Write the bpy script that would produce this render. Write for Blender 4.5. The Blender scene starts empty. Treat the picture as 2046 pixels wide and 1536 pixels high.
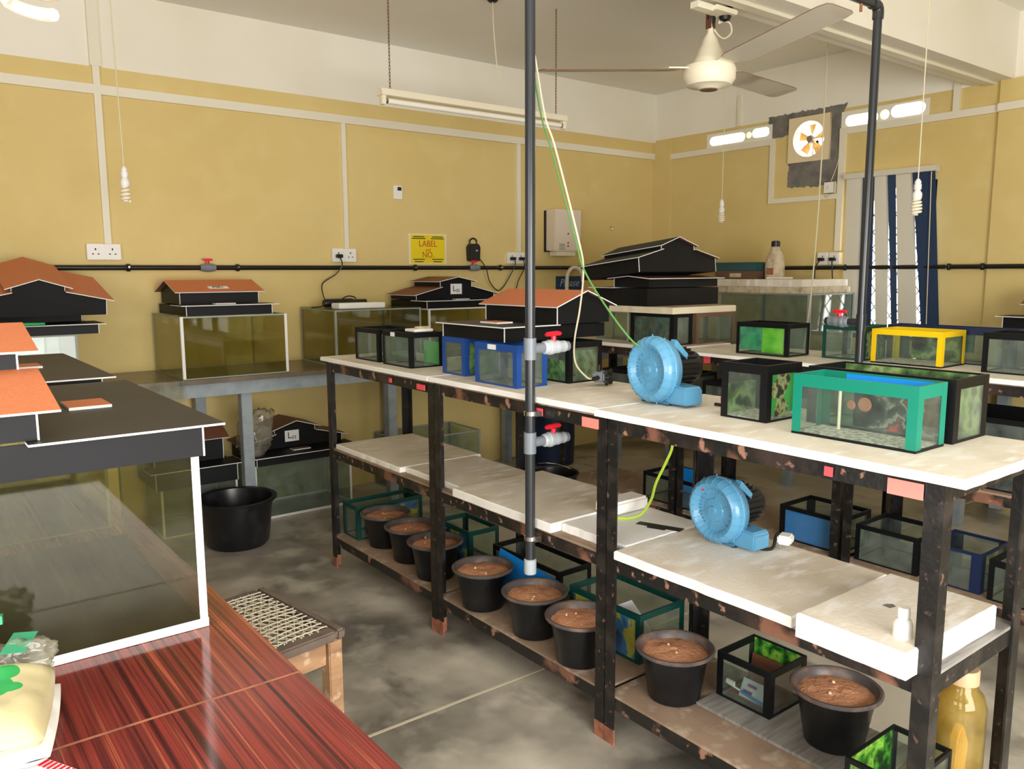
import bpy, bmesh, math, random
from mathutils import Vector, Matrix, noise as mnoise
random.seed(7)
R = math.radians
scene = bpy.context.scene
COL = scene.collection

# ------------------------------------------------------------------ camera
CAM_H = 1.45
yaw, pitch, roll = R(37.68), R(7.924), R(-0.2246)
fwd = Vector((math.sin(yaw)*math.cos(pitch), math.cos(yaw)*math.cos(pitch), -math.sin(pitch)))
rt = Vector((math.cos(yaw), -math.sin(yaw), 0.0))
up = rt.cross(fwd)
r2 = math.cos(roll)*rt + math.sin(roll)*up
u2 = -math.sin(roll)*rt + math.cos(roll)*up
cam = bpy.data.cameras.new('camera')
cam.sensor_fit = 'HORIZONTAL'
cam.sensor_width = 36.0
cam.lens = 36.0*1614.4/2046.0
cam.clip_start = 0.02
camo = bpy.data.objects.new('camera', cam)
COL.objects.link(camo)
camo.matrix_world = Matrix(((r2.x, u2.x, -fwd.x, 0), (r2.y, u2.y, -fwd.y, 0), (r2.z, u2.z, -fwd.z, CAM_H), (0, 0, 0, 1)))
scene.camera = camo

# ------------------------------------------------------------------ world, lights, exposure
world = bpy.data.worlds.new('World')
scene.world = world
world.use_nodes = True
bgn = world.node_tree.nodes['Background']
bgn.inputs['Color'].default_value = (1.0, 0.98, 0.95, 1)
bgn.inputs['Strength'].default_value = 9.0
vs = scene.view_settings
vs.view_transform = 'Standard'
vs.look = 'None'
vs.exposure = 0.4
vs.gamma = 1.0
vs.use_curve_mapping = False
scene.cycles.transparent_max_bounces = 40
scene.cycles.max_bounces = 8
scene.cycles.diffuse_bounces = 5
scene.cycles.use_denoising = True

# daylight entering through the room's own windows (left wall and the wall behind the viewer)
def window_light(name, loc, rot, sx, sy, power, col):
    l = bpy.data.lights.new(name, 'AREA')
    l.shape = 'RECTANGLE'
    l.size, l.size_y = sx, sy
    l.energy = power
    l.color = col
    o = bpy.data.objects.new(name, l)
    COL.objects.link(o)
    o.location = loc
    o.rotation_euler = rot
    return o
XL, YR, XB, YA, ZC = -1.6, -2.0, 5.408, 4.95, 2.95
window_light('daylight_left', (XL+0.06, 0.2, 1.5), (0, R(-90), 0), 1.5, 2.6, 62, (0.98, 0.985, 1.0))
window_light('daylight_rear', (0.5, YR+0.06, 1.25), (R(90), 0, 0), 2.8, 1.6, 160, (1.0, 0.985, 0.965))

# ------------------------------------------------------------------ helpers
def srgb(c):
    out = []
    for v in c[:3]:
        v = v/255.0
        out.append(v/12.92 if v <= 0.04045 else ((v+0.055)/1.055)**2.4)
    return (*out, 1.0)

MATS = {}
def mat(name, col, rough=0.5, metal=0.0, noise=None, bump=0.0, spec=0.5, bscale=60.0, coat=0.0):
    """noise = (scale, colour2, lo, hi[, (sx,sy,sz)]) mixes a second colour in by a noise field in object space"""
    m = bpy.data.materials.new(name)
    m.use_nodes = True
    nt = m.node_tree
    b = nt.nodes['Principled BSDF']
    b.inputs['Base Color'].default_value = srgb(col)
    b.inputs['Roughness'].default_value = rough
    b.inputs['Metallic'].default_value = metal
    b.inputs['Specular IOR Level'].default_value = spec
    b.inputs['Coat Weight'].default_value = coat
    if noise or bump:
        tc = nt.nodes.new('ShaderNodeTexCoord')
    if noise:
        layers = noise if isinstance(noise, list) else [noise]
        prev = None
        for nz in layers:
            sc, c2, lo, hi = nz[:4]
            n = nt.nodes.new('ShaderNodeTexNoise')
            n.inputs['Scale'].default_value = sc
            n.inputs['Detail'].default_value = 5
            src = tc.outputs['Object']
            if len(nz) > 4:
                mp = nt.nodes.new('ShaderNodeMapping')
                mp.inputs['Scale'].default_value = nz[4]
                nt.links.new(src, mp.inputs['Vector'])
                src = mp.outputs['Vector']
            nt.links.new(src, n.inputs['Vector'])
            rp = nt.nodes.new('ShaderNodeMapRange')
            rp.inputs['From Min'].default_value = lo
            rp.inputs['From Max'].default_value = hi
            nt.links.new(n.outputs['Fac'], rp.inputs['Value'])
            mx = nt.nodes.new('ShaderNodeMix')
            mx.data_type = 'RGBA'
            nt.links.new(rp.outputs['Result'], mx.inputs[0])
            if prev is None:
                mx.inputs[6].default_value = srgb(col)
            else:
                nt.links.new(prev, mx.inputs[6])
            mx.inputs[7].default_value = srgb(c2)
            prev = mx.outputs[2]
        nt.links.new(prev, b.inputs['Base Color'])
    if bump:
        n2 = nt.nodes.new('ShaderNodeTexNoise')
        n2.inputs['Scale'].default_value = bscale
        n2.inputs['Detail'].default_value = 4
        nt.links.new(tc.outputs['Object'], n2.inputs['Vector'])
        bp = nt.nodes.new('ShaderNodeBump')
        bp.inputs['Strength'].default_value = bump
        bp.inputs['Distance'].default_value = 0.01
        nt.links.new(n2.outputs['Fac'], bp.inputs['Height'])
        nt.links.new(bp.outputs['Normal'], b.inputs['Normal'])
    MATS[name] = m
    return m

def ramp_mat(name, stops, scale=20, detail=4, tex='noise', mapping=(1, 1, 1), rough=0.45, distort=0.0):
    m = bpy.data.materials.new(name)
    m.use_nodes = True
    nt = m.node_tree
    b = nt.nodes['Principled BSDF']
    b.inputs['Roughness'].default_value = rough
    tc = nt.nodes.new('ShaderNodeTexCoord')
    mp = nt.nodes.new('ShaderNodeMapping')
    mp.inputs['Scale'].default_value = mapping
    nt.links.new(tc.outputs['Object'], mp.inputs['Vector'])
    if tex == 'noise':
        n = nt.nodes.new('ShaderNodeTexNoise')
        n.inputs['Scale'].default_value = scale
        n.inputs['Detail'].default_value = detail
        n.inputs['Distortion'].default_value = distort
        out = n.outputs['Fac']
    else:
        n = nt.nodes.new('ShaderNodeTexVoronoi')
        n.inputs['Scale'].default_value = scale
        sep = nt.nodes.new('ShaderNodeSeparateColor')
        nt.links.new(n.outputs['Color'], sep.inputs['Color'])
        out = sep.outputs['Red']
    nt.links.new(mp.outputs['Vector'], n.inputs['Vector'])
    cr = nt.nodes.new('ShaderNodeValToRGB')
    el = cr.color_ramp.elements
    while len(el) < len(stops):
        el.new(0.5)
    for e, (p, c) in zip(el, stops):
        e.position = p
        e.color = srgb(c)
    nt.links.new(out, cr.inputs['Fac'])
    nt.links.new(cr.outputs['Color'], b.inputs['Base Color'])
    MATS[name] = m
    return m

def glass_mat(name, tint, haze=0.12, hazecol=(190, 200, 195), gloss=1.0):
    m = bpy.data.materials.new(name)
    m.use_nodes = True
    nt = m.node_tree
    nt.nodes.clear()
    out = nt.nodes.new('ShaderNodeOutputMaterial')
    tr = nt.nodes.new('ShaderNodeBsdfTransparent')
    tr.inputs['Color'].default_value = srgb(tint)
    gl = nt.nodes.new('ShaderNodeBsdfGlossy')
    gl.inputs['Roughness'].default_value = 0.03
    df = nt.nodes.new('ShaderNodeBsdfDiffuse')
    df.inputs['Color'].default_value = srgb(hazecol)
    lw = nt.nodes.new('ShaderNodeLayerWeight')
    pw = nt.nodes.new('ShaderNodeMath')
    pw.operation = 'POWER'
    pw.inputs[1].default_value = 4.0
    nt.links.new(lw.outputs['Facing'], pw.inputs[0])
    fr = nt.nodes.new('ShaderNodeMath')
    fr.operation = 'MULTIPLY_ADD'
    fr.inputs[1].default_value = 0.6
    fr.inputs[2].default_value = 0.03
    nt.links.new(pw.outputs[0], fr.inputs[0])
    ml = nt.nodes.new('ShaderNodeMath')
    ml.operation = 'MULTIPLY'
    ml.inputs[1].default_value = gloss
    nt.links.new(fr.outputs[0], ml.inputs[0])
    tc = nt.nodes.new('ShaderNodeTexCoord')
    nz = nt.nodes.new('ShaderNodeTexNoise')
    nz.inputs['Scale'].default_value = 14
    nz.inputs['Detail'].default_value = 5
    nt.links.new(tc.outputs['Object'], nz.inputs['Vector'])
    mr = nt.nodes.new('ShaderNodeMapRange')
    mr.inputs['From Min'].default_value = 0.3
    mr.inputs['From Max'].default_value = 0.7
    mr.inputs['To Min'].default_value = haze*0.4
    mr.inputs['To Max'].default_value = haze*1.5
    nt.links.new(nz.outputs['Fac'], mr.inputs['Value'])
    m1 = nt.nodes.new('ShaderNodeMixShader')
    nt.links.new(mr.outputs['Result'], m1.inputs[0])
    nt.links.new(tr.outputs[0], m1.inputs[1])
    nt.links.new(df.outputs[0], m1.inputs[2])
    m2 = nt.nodes.new('ShaderNodeMixShader')
    nt.links.new(ml.outputs[0], m2.inputs[0])
    nt.links.new(m1.outputs[0], m2.inputs[1])
    nt.links.new(gl.outputs[0], m2.inputs[2])
    nt.links.new(m2.outputs[0], out.inputs['Surface'])
    MATS[name] = m
    return m

class MB:
    """collects faces; build() links them as ONE mesh object"""
    def __init__(s):
        s.v, s.f, s.mi = [], [], []
    def add(s, vs, fs, mi=0):
        o = len(s.v)
        s.v += [tuple(v) for v in vs]
        for f in fs:
            s.f.append([i+o for i in f])
            s.mi.append(mi)
        return s
    def box(s, x0, x1, y0, y1, z0, z1, mi=0):
        return s.add([(x0, y0, z0), (x1, y0, z0), (x1, y1, z0), (x0, y1, z0), (x0, y0, z1), (x1, y0, z1), (x1, y1, z1), (x0, y1, z1)],
                     [(0, 3, 2, 1), (4, 5, 6, 7), (0, 1, 5, 4), (1, 2, 6, 5), (2, 3, 7, 6), (3, 0, 4, 7)], mi)
    def slab(s, x0, x1, y0, y1, z0, z1, top=0, edge=1, bot=0):
        vs = [(x0, y0, z0), (x1, y0, z0), (x1, y1, z0), (x0, y1, z0), (x0, y0, z1), (x1, y0, z1), (x1, y1, z1), (x0, y1, z1)]
        s.add(vs, [(4, 5, 6, 7)], top)
        s.add(vs, [(0, 3, 2, 1)], bot)
        return s.add(vs, [(0, 1, 5, 4), (1, 2, 6, 5), (2, 3, 7, 6), (3, 0, 4, 7)], edge)
    def sheet(s, p, t=0.004, top=0, edge=1, bot=2):
        """four corners (counter-clockwise seen from the outer side), thickness below"""
        p = [Vector(a) for a in p]
        n = (p[1]-p[0]).cross(p[3]-p[0]).normalized()
        vs = p + [a-n*t for a in p]
        o = len(s.v)
        s.v += [tuple(a) for a in vs]
        for f, mi in (((0, 1, 2, 3), top), ((7, 6, 5, 4), bot), ((0, 4, 5, 1), edge), ((1, 5, 6, 2), edge), ((2, 6, 7, 3), edge), ((3, 7, 4, 0), edge)):
            s.f.append([i+o for i in f])
            s.mi.append(mi)
        return s
    def ring(s, x0, x1, y0, y1, z0, z1, t, mi=0):
        a = [(x0, y0), (x1, y0), (x1, y1), (x0, y1)]
        b = [(x0+t, y0+t), (x1-t, y0+t), (x1-t, y1-t), (x0+t, y1-t)]
        vs = [(x, y, z0) for x, y in a]+[(x, y, z1) for x, y in a]+[(x, y, z0) for x, y in b]+[(x, y, z1) for x, y in b]
        fs = []
        for i in range(4):
            j = (i+1) % 4
            fs += [(i, j, 4+j, 4+i), (8+j, 8+i, 12+i, 12+j), (4+i, 4+j, 12+j, 12+i), (j, i, 8+i, 8+j)]
        return s.add(vs, fs, mi)
    def prism(s, poly, a, b, axis='z', mi=0):
        n = len(poly)
        def P(u, v, w):
            return {'z': (u, v, w), 'y': (u, w, v), 'x': (w, u, v)}[axis]
        vs = [P(u, v, a) for u, v in poly]+[P(u, v, b) for u, v in poly]
        fs = [tuple(range(n-1, -1, -1)), tuple(range(n, 2*n))]
        fs += [(i, (i+1) % n, n+(i+1) % n, n+i) for i in range(n)]
        return s.add(vs, fs, mi)
    def cyl(s, p0, p1, r0, r1=None, n=16, mi=0):
        p0, p1 = Vector(p0), Vector(p1)
        r1 = r0 if r1 is None else r1
        d = (p1-p0).normalized()
        a = d.orthogonal().normalized()
        b = d.cross(a)
        vs = []
        for p, r in ((p0, r0), (p1, r1)):
            vs += [p+a*math.cos(2*math.pi*i/n)*r+b*math.sin(2*math.pi*i/n)*r for i in range(n)]
        fs = [tuple(range(n-1, -1, -1)), tuple(range(n, 2*n))]+[(i, (i+1) % n, n+(i+1) % n, n+i) for i in range(n)]
        return s.add(vs, fs, mi)
    def lathe(s, prof, n=32, c=(0, 0, 0), mi=0, close=True):
        vs = []
        for r, z in prof:
            vs += [(c[0]+r*math.cos(2*math.pi*i/n), c[1]+r*math.sin(2*math.pi*i/n), c[2]+z) for i in range(n)]
        fs = []
        for k in range(len(prof)-1):
            for i in range(n):
                j = (i+1) % n
                fs.append((k*n+i, k*n+j, (k+1)*n+j, (k+1)*n+i))
        if close:
            fs.append(tuple(range(n-1, -1, -1)))
            fs.append(tuple((len(prof)-1)*n+i for i in range(n)))
        return s.add(vs, fs, mi)
    def tube(s, pts, r, n=8, smooth=0, mi=0):
        P = [Vector(p) for p in pts]
        if smooth:
            Q = []
            for i in range(len(P)-1):
                p0, p1, p2, p3 = P[max(i-1, 0)], P[i], P[i+1], P[min(i+2, len(P)-1)]
                for k in range(smooth):
                    t = k/smooth
                    Q.append(0.5*((2*p1)+(p2-p0)*t+(2*p0-5*p1+4*p2-p3)*t*t+(3*p1-p0-3*p2+p3)*t**3))
            Q.append(P[-1])
            P = Q
        vs = []
        a = None
        for i, p in enumerate(P):
            d = (P[min(i+1, len(P)-1)]-P[max(i-1, 0)]).normalized()
            a = d.orthogonal().normalized() if a is None else (a-d*a.dot(d)).normalized()
            b = d.cross(a)
            vs += [p+(a*math.cos(2*math.pi*k/n)+b*math.sin(2*math.pi*k/n))*r for k in range(n)]
        fs = [tuple(range(n-1, -1, -1)), tuple((len(P)-1)*n+k for k in range(n))]
        for i in range(len(P)-1):
            for k in range(n):
                j = (k+1) % n
                fs.append((i*n+k, i*n+j, (i+1)*n+j, (i+1)*n+k))
        return s.add(vs, fs, mi)
    def xf(s, m):
        s.v = [tuple(m @ Vector(v)) for v in s.v]
        return s
    def mesh(s, name, mats, smooth=False, bevel=0):
        me = bpy.data.meshes.new(name)
        me.from_pydata(s.v, [], s.f)
        for m in (mats if isinstance(mats, (list, tuple)) else [mats]):
            me.materials.append(MATS[m] if isinstance(m, str) else m)
        me.polygons.foreach_set('material_index', s.mi)
        bm = bmesh.new()
        bm.from_mesh(me)
        bmesh.ops.remove_doubles(bm, verts=bm.verts, dist=1e-6)
        if bevel:
            bmesh.ops.bevel(bm, geom=[e for e in bm.edges if len(e.link_faces) == 2 and e.calc_face_angle(0) > 0.6], offset=bevel, segments=2, affect='EDGES')
        bmesh.ops.recalc_face_normals(bm, faces=bm.faces)
        bm.to_mesh(me)
        bm.free()
        if smooth:
            me.shade_smooth()
            me.set_sharp_from_angle(angle=R(40))
        return me
    def build(s, name, mats, parent=None, smooth=False, bevel=0, loc=None):
        o = bpy.data.objects.new(name, s.mesh(name, mats, smooth, bevel))
        COL.objects.link(o)
        if parent is not None:
            o.parent = parent
        if loc is not None:
            o.location = loc
        return o

def tag(o, label=None, cat=None, group=None, kind=None):
    if label: o['label'] = label
    if cat: o['category'] = cat
    if group: o['group'] = group
    if kind: o['kind'] = kind
    return o
def thing(name, label, cat, loc=(0, 0, 0), rotz=0.0, group=None):
    o = bpy.data.objects.new(name, None)
    o.empty_display_size = 0.05
    COL.objects.link(o)
    o.location = loc
    o.rotation_euler = (0, 0, rotz)
    return tag(o, label, cat, group)
def copy_part(o, parent, loc=None, rot=None):
    c = o.copy()
    COL.objects.link(c)
    c.parent = parent
    if loc is not None: c.location = loc
    if rot is not None: c.rotation_euler = rot
    return c
def structure(o):
    o['kind'] = 'structure'
    return o

def plate_mesh(outer, holes, t):
    """flat plate with holes as plain mesh data, in the XY plane, thickness along z"""
    cu = bpy.data.curves.new('plate', 'CURVE')
    cu.dimensions = '2D'
    cu.fill_mode = 'BOTH'
    cu.extrude = t/2
    for poly in [outer]+holes:
        sp = cu.splines.new('POLY')
        sp.points.add(len(poly)-1)
        for p, (x, y) in zip(sp.points, poly):
            p.co = (x, y, 0, 1)
        sp.use_cyclic_u = True
    o = bpy.data.objects.new('plate', cu)
    COL.objects.link(o)
    dg = bpy.context.evaluated_depsgraph_get()
    me = bpy.data.meshes.new_from_object(o.evaluated_get(dg))
    bpy.data.objects.remove(o)
    bpy.data.curves.remove(cu)
    return me
def text_part(parent, txt, size, m, loc, rot, name='lettering', align='CENTER', thick=0.0006, sx=1.0, shear=0.0):
    cu = bpy.data.curves.new('t', 'FONT')
    cu.body = txt
    cu.size = size
    cu.align_x = align
    cu.align_y = 'CENTER'
    cu.extrude = thick
    cu.shear = shear
    cu.resolution_u = 3
    o = bpy.data.objects.new('t', cu)
    COL.objects.link(o)
    dg = bpy.context.evaluated_depsgraph_get()
    me = bpy.data.meshes.new_from_object(o.evaluated_get(dg))
    bpy.data.objects.remove(o)
    bpy.data.curves.remove(cu)
    me.materials.clear()
    me.materials.append(MATS[m])
    n = bpy.data.objects.new(name, me)
    COL.objects.link(n)
    n.parent = parent
    n.location = loc
    n.rotation_euler = rot
    n.scale = (sx, 1, 1)
    return n
def circle(cx, cy, r, n=40):
    return [(cx+r*math.cos(2*math.pi*i/n), cy+r*math.sin(2*math.pi*i/n)) for i in range(n)]
def stadium(x0, x1, cy, r, n=12):
    p = []
    for i in range(n+1):
        a = -math.pi/2+math.pi*i/n
        p.append((x1-r+r*math.cos(a), cy+r*math.sin(a)))
    for i in range(n+1):
        a = math.pi/2+math.pi*i/n
        p.append((x0+r+r*math.cos(a), cy+r*math.sin(a)))
    return p

# ------------------------------------------------------------------ materials
mat('wall_yellow', (220, 197, 132), 0.75, noise=[(1.0, (214, 190, 120), 0.4, 0.75), (6, (223, 201, 139), 0.5, 0.85)], bump=0.05, bscale=25)
mat('wall_white', (240, 236, 222), 0.8, noise=(1.5, (232, 226, 206), 0.4, 0.8))
mat('ceiling_paint', (238, 236, 228), 0.85, noise=(0.9, (230, 227, 216), 0.4, 0.8))
mat('wall_low_bounce', (150, 136, 104), 0.8)  # unseen left and rear walls, tone darkened to cut bounce light
mat('trunking', (232, 226, 205), 0.5)
mat('cement', (128, 124, 116), 0.9, noise=(12, (100, 97, 92), 0.4, 0.7), bump=0.3, bscale=40)
mat('concrete', (194, 187, 172), 0.34, noise=[(1.1, (112, 108, 100), 0.45, 0.62), (4, (216, 209, 194), 0.5, 0.76), (5.5, (84, 81, 76), 0.58, 0.76, (1, 0.5, 1))], bump=0.05, bscale=30)
mat('grout', (205, 196, 172), 0.8)
mat('bench_top', (118, 106, 90), 0.3, noise=(6, (92, 80, 66), 0.4, 0.7))
mat('bench_leg', (150, 160, 166), 0.45, noise=(10, (130, 140, 146), 0.45, 0.7))
mat('black_metal', (24, 23, 23), 0.4, noise=[(14, (52, 47, 44), 0.5, 0.7), (45, (104, 78, 66), 0.62, 0.72)], bump=0.15, bscale=50)
mat('rusty_metal', (28, 27, 26), 0.45, noise=[(6, (62, 48, 42), 0.52, 0.66), (5, (128, 88, 70), 0.56, 0.62), (26, (160, 118, 98), 0.60, 0.67)], bump=0.2, bscale=50)
mat('rust_foot', (168, 106, 80), 0.8, noise=(30, (120, 78, 60), 0.4, 0.7))
mat('shelf_wood', (158, 134, 112), 0.7, noise=[(4, (122, 100, 84), 0.4, 0.7), (16, (190, 172, 152), 0.55, 0.75)])
mat('shelf_grey', (150, 146, 140), 0.6, noise=(5, (110, 106, 102), 0.4, 0.7, (1, 12, 1)))
mat('foam_top', (228, 220, 205), 0.7, noise=[(3.5, (204, 190, 166), 0.45, 0.72), (9, (242, 239, 233), 0.52, 0.7, (1, 3, 1))], bump=0.1, bscale=80)
mat('foam_white', (246, 244, 240), 0.7, bump=0.15, bscale=120)
mat('foam_old', (206, 192, 162), 0.8, noise=(25, (170, 150, 118), 0.45, 0.7), bump=0.3, bscale=80)
mat('hood_black', (15, 16, 19), 0.55, noise=(5, (21, 22, 25), 0.4, 0.7), spec=0.25)
mat('hood_black_lit', (50, 48, 46), 0.5, noise=(4, (42, 41, 39), 0.4, 0.7), spec=0.3)  # hood black raised in tone where light falls on the lids
mat('card_edge', (236, 236, 232), 0.6)
mat('roof_orange', (206, 122, 78), 0.65, noise=(160, (198, 112, 70), 0.4, 0.7))
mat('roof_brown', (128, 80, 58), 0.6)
mat('pot_black', (19, 20, 22), 0.3, noise=(9, (36, 35, 35), 0.58, 0.78), spec=0.4)
mat('pot_rim', (84, 76, 74), 0.4, noise=(18, (128, 104, 90), 0.5, 0.7))
mat('soil', (214, 152, 112), 0.95, noise=[(30, (186, 126, 92), 0.48, 0.72), (60, (226, 176, 138), 0.6, 0.75)], bump=0.6, bscale=90)
mat('pebble', (235, 210, 165), 0.7)
mat('blower_blue', (86, 148, 184), 0.32, coat=0.2)
mat('blower_blue_dark', (64, 118, 150), 0.35)
mat('rubber_black', (18, 18, 19), 0.6)
mat('plastic_black', (22, 23, 25), 0.4)
mat('plastic_white', (240, 238, 232), 0.4)
mat('plastic_cream', (236, 226, 200), 0.45)
mat('pvc_grey', (120, 128, 136), 0.35)
mat('pvc_light', (176, 184, 190), 0.35)
mat('pipe_black', (44, 48, 52), 0.25)
mat('pipe_wall', (22, 24, 22), 0.35)
mat('red_plastic', (222, 30, 48), 0.35)
mat('red_label', (236, 84, 92), 0.6)
mat('pink_label', (240, 140, 128), 0.6)
mat('chrome', (205, 205, 205), 0.2, metal=1.0)
mat('sign_yellow', (236, 212, 20), 0.5)
mat('sign_red', (190, 72, 30), 0.5)
mat('ink', (18, 18, 20), 0.6)
mat('paper', (238, 238, 240), 0.6)
mat('sign_blue', (24, 62, 104), 0.4)
mat('tape_black', (13, 15, 18), 0.45, spec=0.25)
mat('tape_teal', (2, 126, 104), 0.4)
mat('tape_blue', (22, 72, 150), 0.4)
mat('tape_navy', (20, 36, 74), 0.4)
mat('tape_yellow', (240, 200, 12), 0.4)
mat('tape_green', (8, 66, 60), 0.4)
mat('tape_brown', (112, 84, 70), 0.5)
mat('silicone', (226, 226, 222), 0.5)
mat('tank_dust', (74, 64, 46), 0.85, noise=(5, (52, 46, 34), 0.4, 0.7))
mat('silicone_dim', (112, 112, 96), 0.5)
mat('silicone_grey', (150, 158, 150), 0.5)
mat('blue_sheet', (14, 142, 240), 0.45)
mat('vane_white', (216, 210, 192), 0.7)
mat('vane_blue', (22, 48, 82), 0.6)
mat('wood_old', (176, 138, 102), 0.75, noise=[(5, (140, 106, 78), 0.4, 0.7, (1, 1, 6)), (30, (200, 170, 136), 0.58, 0.7)])
mat('wood_grey', (120, 104, 92), 0.8, noise=(10, (92, 80, 72), 0.4, 0.7))
mat('string', (206, 200, 180), 0.8)
mat('fan_white', (240, 232, 208), 0.4)
mat('fan_blade', (206, 198, 180), 0.5, noise=(5, (168, 152, 130), 0.5, 0.72))
mat('fan_edge', (128, 96, 72), 0.7)
mat('chain_metal', (120, 78, 58), 0.5, metal=0.6)
mat('tube_white', (240, 236, 222), 0.3)
mat('cord_cream', (222, 212, 182), 0.6)
mat('cord_green', (86, 138, 70), 0.4)
mat('cfl_glass', (248, 238, 214), 0.25)
mat('basin_black', (24, 25, 28), 0.3, noise=(8, (48, 46, 50), 0.55, 0.72))
mat('drum_blue', (18, 34, 62), 0.4)
mat('exhaust_plate', (236, 216, 176), 0.45)
mat('exhaust_blade', (226, 186, 116), 0.5)
mat('exhaust_hub', (140, 130, 120), 0.5)
mat('teal_box', (42, 84, 88), 0.6)
mat('brown_box', (104, 76, 62), 0.7)
mat('jar_lid', (206, 168, 130), 0.5)
mat('sponge', (246, 220, 120), 0.8)
mat('marker_blue', (26, 108, 190), 0.4)
mat('marker_green', (30, 160, 84), 0.4)
mat('gravel_white', (225, 222, 210), 0.9, noise=(90, (160, 156, 146), 0.45, 0.6), bump=0.6, bscale=120)
mat('tray_brown', (120, 76, 54), 0.45)
mat('dispenser', (226, 214, 196), 0.4)
mat('lime', (176, 208, 60), 0.5)
mat('toothbrush_blue', (40, 120, 190), 0.35)
mat('purple', (128, 44, 110), 0.5)
mat('wallplug_green', (60, 150, 110), 0.5)
mat('tap_white', (230, 226, 212), 0.3)
ramp_mat('print_plants', [(0.28, (6, 14, 8)), (0.42, (16, 70, 22)), (0.52, (70, 150, 40)), (0.62, (150, 200, 70)), (0.75, (30, 90, 30))], 26, 6)
ramp_mat('print_teal', [(0.3, (8, 70, 62)), (0.42, (12, 150, 120)), (0.58, (30, 190, 120)), (0.7, (20, 90, 70))], 16, 6)
ramp_mat('print_lime', [(0.3, (70, 180, 10)), (0.5, (120, 222, 10)), (0.7, (150, 236, 40))], 16, 4)
ramp_mat('print_green', [(0.3, (14, 150, 48)), (0.5, (30, 205, 76)), (0.7, (110, 232, 110))], 6, 3, mapping=(3, 3, 0.6))
ramp_mat('print_rock', [(0.36, (16, 12, 10)), (0.42, (120, 70, 30)), (0.48, (226, 216, 160)), (0.58, (200, 184, 120)), (0.64, (60, 40, 20))], 30, 3)
ramp_mat('print_fish', [(0.30, (20, 60, 66)), (0.38, (28, 110, 200)), (0.46, (60, 150, 220)), (0.49, (250, 226, 40)), (0.62, (240, 206, 30)), (0.70, (30, 90, 130))], 9, 2, distort=0.6)
ramp_mat('print_coral', [(0.36, (12, 14, 14)), (0.46, (40, 52, 44)), (0.53, (140, 140, 124)), (0.58, (24, 30, 26)), (0.68, (176, 70, 52))], 24, 6)
ramp_mat('print_murk', [(0.36, (20, 34, 26)), (0.47, (86, 120, 64)), (0.56, (150, 172, 112)), (0.66, (40, 64, 42))], 13, 5)
ramp_mat('print_dark', [(0.36, (8, 22, 24)), (0.5, (10, 60, 58)), (0.6, (40, 110, 100)), (0.7, (6, 30, 34))], 20, 6)
ramp_mat('red_laminate', [(0.30, (52, 27, 26)), (0.42, (90, 40, 37)), (0.50, (138, 57, 49)), (0.58, (100, 44, 40)), (0.66, (176, 90, 66)), (0.75, (118, 52, 45))], 1.0, 7, mapping=(85, 0.6, 1), rough=0.12)
glass_mat('glass', (240, 246, 242), 0.05)
glass_mat('glass_dusty', (238, 244, 240), 0.11, (176, 186, 180))
glass_mat('glass_big', (236, 235, 214), 0.016, (176, 180, 150))
glass_mat('glass_amber', (238, 226, 170), 0.16, (214, 196, 130))
glass_mat('plastic_clear', (236, 236, 228), 0.22, (200, 196, 180))

# ------------------------------------------------------------------ room shell
def yz_plate(name, outer, holes, x0, x1, m, parent=None):
    me = plate_mesh(outer, holes, x1-x0)
    me.transform(Matrix(((0, 0, 1, (x0+x1)/2), (1, 0, 0, 0), (0, 1, 0, 0), (0, 0, 0, 1))))
    me.materials.clear()
    me.materials.append(MATS[m])
    o = bpy.data.objects.new(name, me)
    COL.objects.link(o)
    if parent: o.parent = parent
    return o
def xz_plate(name, outer, holes, y0, y1, m, parent=None):
    me = plate_mesh(outer, holes, y1-y0)
    me.transform(Matrix(((1, 0, 0, 0), (0, 0, -1, (y0+y1)/2), (0, 1, 0, 0), (0, 0, 0, 1))))
    me.materials.clear()
    me.materials.append(MATS[m])
    o = bpy.data.objects.new(name, me)
    COL.objects.link(o)
    if parent: o.parent = parent
    return o
rect = lambda a, b, c, d: [(a, c), (b, c), (b, d), (a, d)]

floor = structure(MB().box(XL, XB+0.2, YR, YA+0.2, -0.1, 0.0).build('floor', 'concrete'))
MB().box(XL, 1.85, 2.151, 2.163, 0.0, 0.0012).build('floor_joint', 'grout', floor)
MB().box(1.85, XB, 2.146, 2.158, 0.0, 0.0012).build('floor_joint', 'grout', floor)
structure(MB().box(XL-0.2, XB+0.2, YR-0.2, YA+0.2, ZC, ZC+0.15).build('ceiling', 'ceiling_paint'))
wa = structure(MB().box(XL-0.2, XB+0.2, YA, YA+0.2, -0.1, 2.55).build('wall_back', 'wall_yellow'))
MB().box(XL-0.2, XB+0.2, YA, YA+0.2, 2.55, ZC).build('white_band', 'wall_white', wa)
# right wall with window, exhaust opening and slotted ventilators cut through
EX, EZ, ER = 3.455, 2.395, 0.125
V1 = [stadium(4.02, 4.36, 2.487, 0.035), circle(3.985, 2.492, 0.024, 20), stadium(3.80, 3.955, 2.497, 0.034)]
V2 = [stadium(2.95, 3.185, 2.478, 0.037), circle(2.905, 2.484, 0.032, 20), stadium(2.635, 2.862, 2.492, 0.040)]
WIN = rect(2.53, 3.06, 0.98, 2.03)
wb = structure(yz_plate('wall_right', rect(YR-0.2, YA+0.2, -0.1, 2.57), [circle(EX, EZ, ER), WIN]+V1+V2, XB, XB+0.05, 'wall_yellow'))
yz_plate('white_band', rect(YR-0.2, YA+0.2, 2.57, ZC), [], XB, XB+0.05, 'wall_white', wb)
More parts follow.
